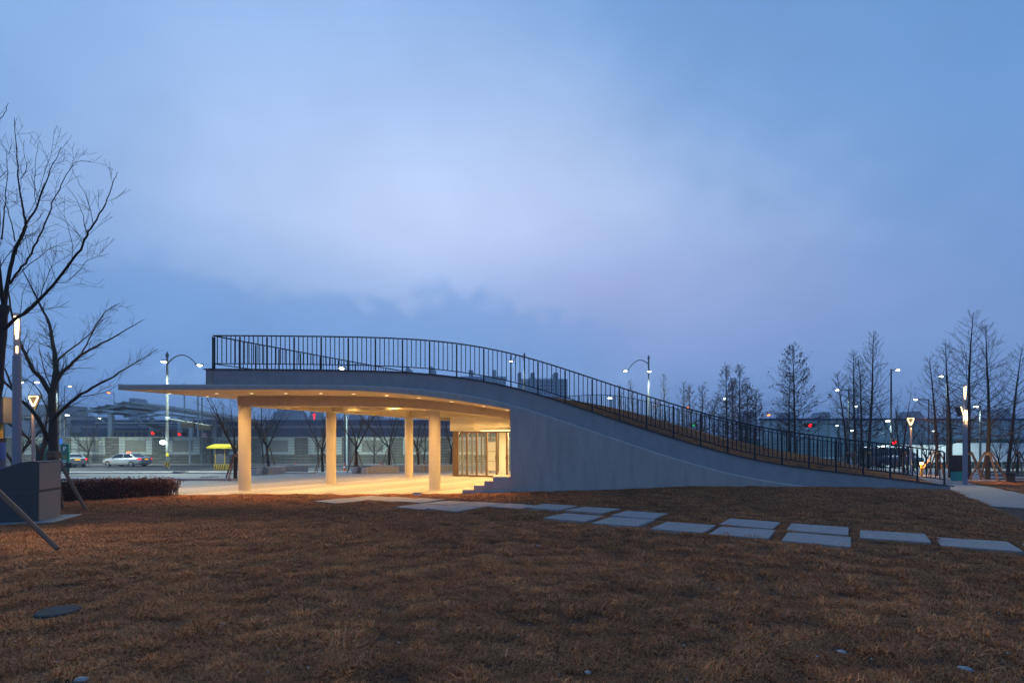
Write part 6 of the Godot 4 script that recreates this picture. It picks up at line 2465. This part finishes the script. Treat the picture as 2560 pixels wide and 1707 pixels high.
	for k in 20:
		s = Shape.new()
		s.at(Vector3(34.6 + k * 1.0, 1.0 if k > 5 else 0.91, -0.05 - 0.12 * maxf(0.0, 6.0 - k)), Vector3(0.985, 2.26 if k > 5 else 2.08, 0.1), 0.006)
		obj("wall_panel", s, M.wall_white, o)
	o = thing("patterned_fence", "low band of teal and ochre blocks along the top of the white wall", "fence", Vector3(0, 1.75, -53.0))
	for k in 18:
		for j in 2:
			s = Shape.new()
			s.at(Vector3(41.5 + k * 1.05 + 0.5 * j, 0.18 + j * 0.36, 0), Vector3(1.03, 0.345, 0.08), 0.006)
			obj("block", s, [M.teal_dull, M.ochre_dull, M.sign_green][(k * 2 + j * 3 + k / 3) % 3], o)
	o = thing("low_hedge", "low dark clipped hedge in front of the white wall", "hedge", on(2430, 0.0, 41.0))
	rng.seed = 12
	s = Shape.new()
	s.tinted = true
	for k in 5200:
		var p := Vector3(rng.randf_range(-4.2, 4.0), rng.randf_range(0.0, 0.5), rng.randf_range(-0.45, 0.45))
		var a := Basis.from_euler(Vector3(rng.randf_range(-1.3, 1.3), rng.randf() * TAU, 0))
		var v := rng.randf_range(0.5, 1.4)
		s.tint = Color(0.022 * v, 0.04 * v, 0.02 * v)
		s.quad(p, p + a * Vector3(0.03, 0.05, 0), p + a * Vector3(0, 0.11, 0), p + a * Vector3(-0.03, 0.05, 0))
	obj("foliage", s, M.leaf, o).set_meta("kind", "stuff")


func _ready() -> void:
	# camera
	var cam := Camera3D.new()
	cam.name = "camera"
	cam.projection = Camera3D.PROJECTION_FRUSTUM
	cam.near = 0.1
	cam.far = 3000.0
	cam.size = 1707.0 / FOCAL * cam.near
	cam.frustum_offset = Vector2(0.0, (HORIZON - 853.5) / FOCAL * cam.near)
	cam.position = Vector3(0, EYE, 0)
	add_child(cam)
	cam.current = true
	# sky, exposure
	lump.noise_type = FastNoiseLite.TYPE_SIMPLEX_SMOOTH
	lump.seed = 11
	lump.frequency = 0.02
	lump.fractal_octaves = 3
	var env := Environment.new()
	env.background_mode = Environment.BG_SKY
	var sky := Sky.new()
	var pano := PanoramaSkyMaterial.new()
	pano.panorama = ImageTexture.create_from_image(make_sky())
	sky.sky_material = pano
	env.sky = sky
	env.tonemap_mode = Environment.TONE_MAPPER_LINEAR
	env.tonemap_exposure = 1.0
	env.background_energy_multiplier = 1.0
	env.fog_enabled = true
	env.fog_density = 0.0011
	env.fog_light_color = Color(0.8, 0.86, 0.95)
	env.sdfgi_enabled = true
	env.ssao_enabled = true
	env.ssil_enabled = true
	var we := WorldEnvironment.new()
	we.name = "environment"
	we.environment = env
	add_child(we)
	# the last of the daylight, from the bright patch of sky
	var sun := DirectionalLight3D.new()
	sun.name = "sun"
	sun.light_energy = 0.04
	sun.light_color = Color(1.0, 0.93, 0.9)
	sun.light_angular_distance = 30.0
	sun.shadow_enabled = true
	sun.rotation = Vector3(deg_to_rad(-24.0), deg_to_rad(172.0), 0)
	add_child(sun)

	materials()
	build_ground()
	build_lawn()
	build_pavilion()
	build_railings()
	build_stone_wall()
	build_station()
	build_skyline()
	build_near_trees()
	build_far_trees()
	build_slabs()
	build_lamps()
	build_downlights()
	build_signs()
	build_vehicles()
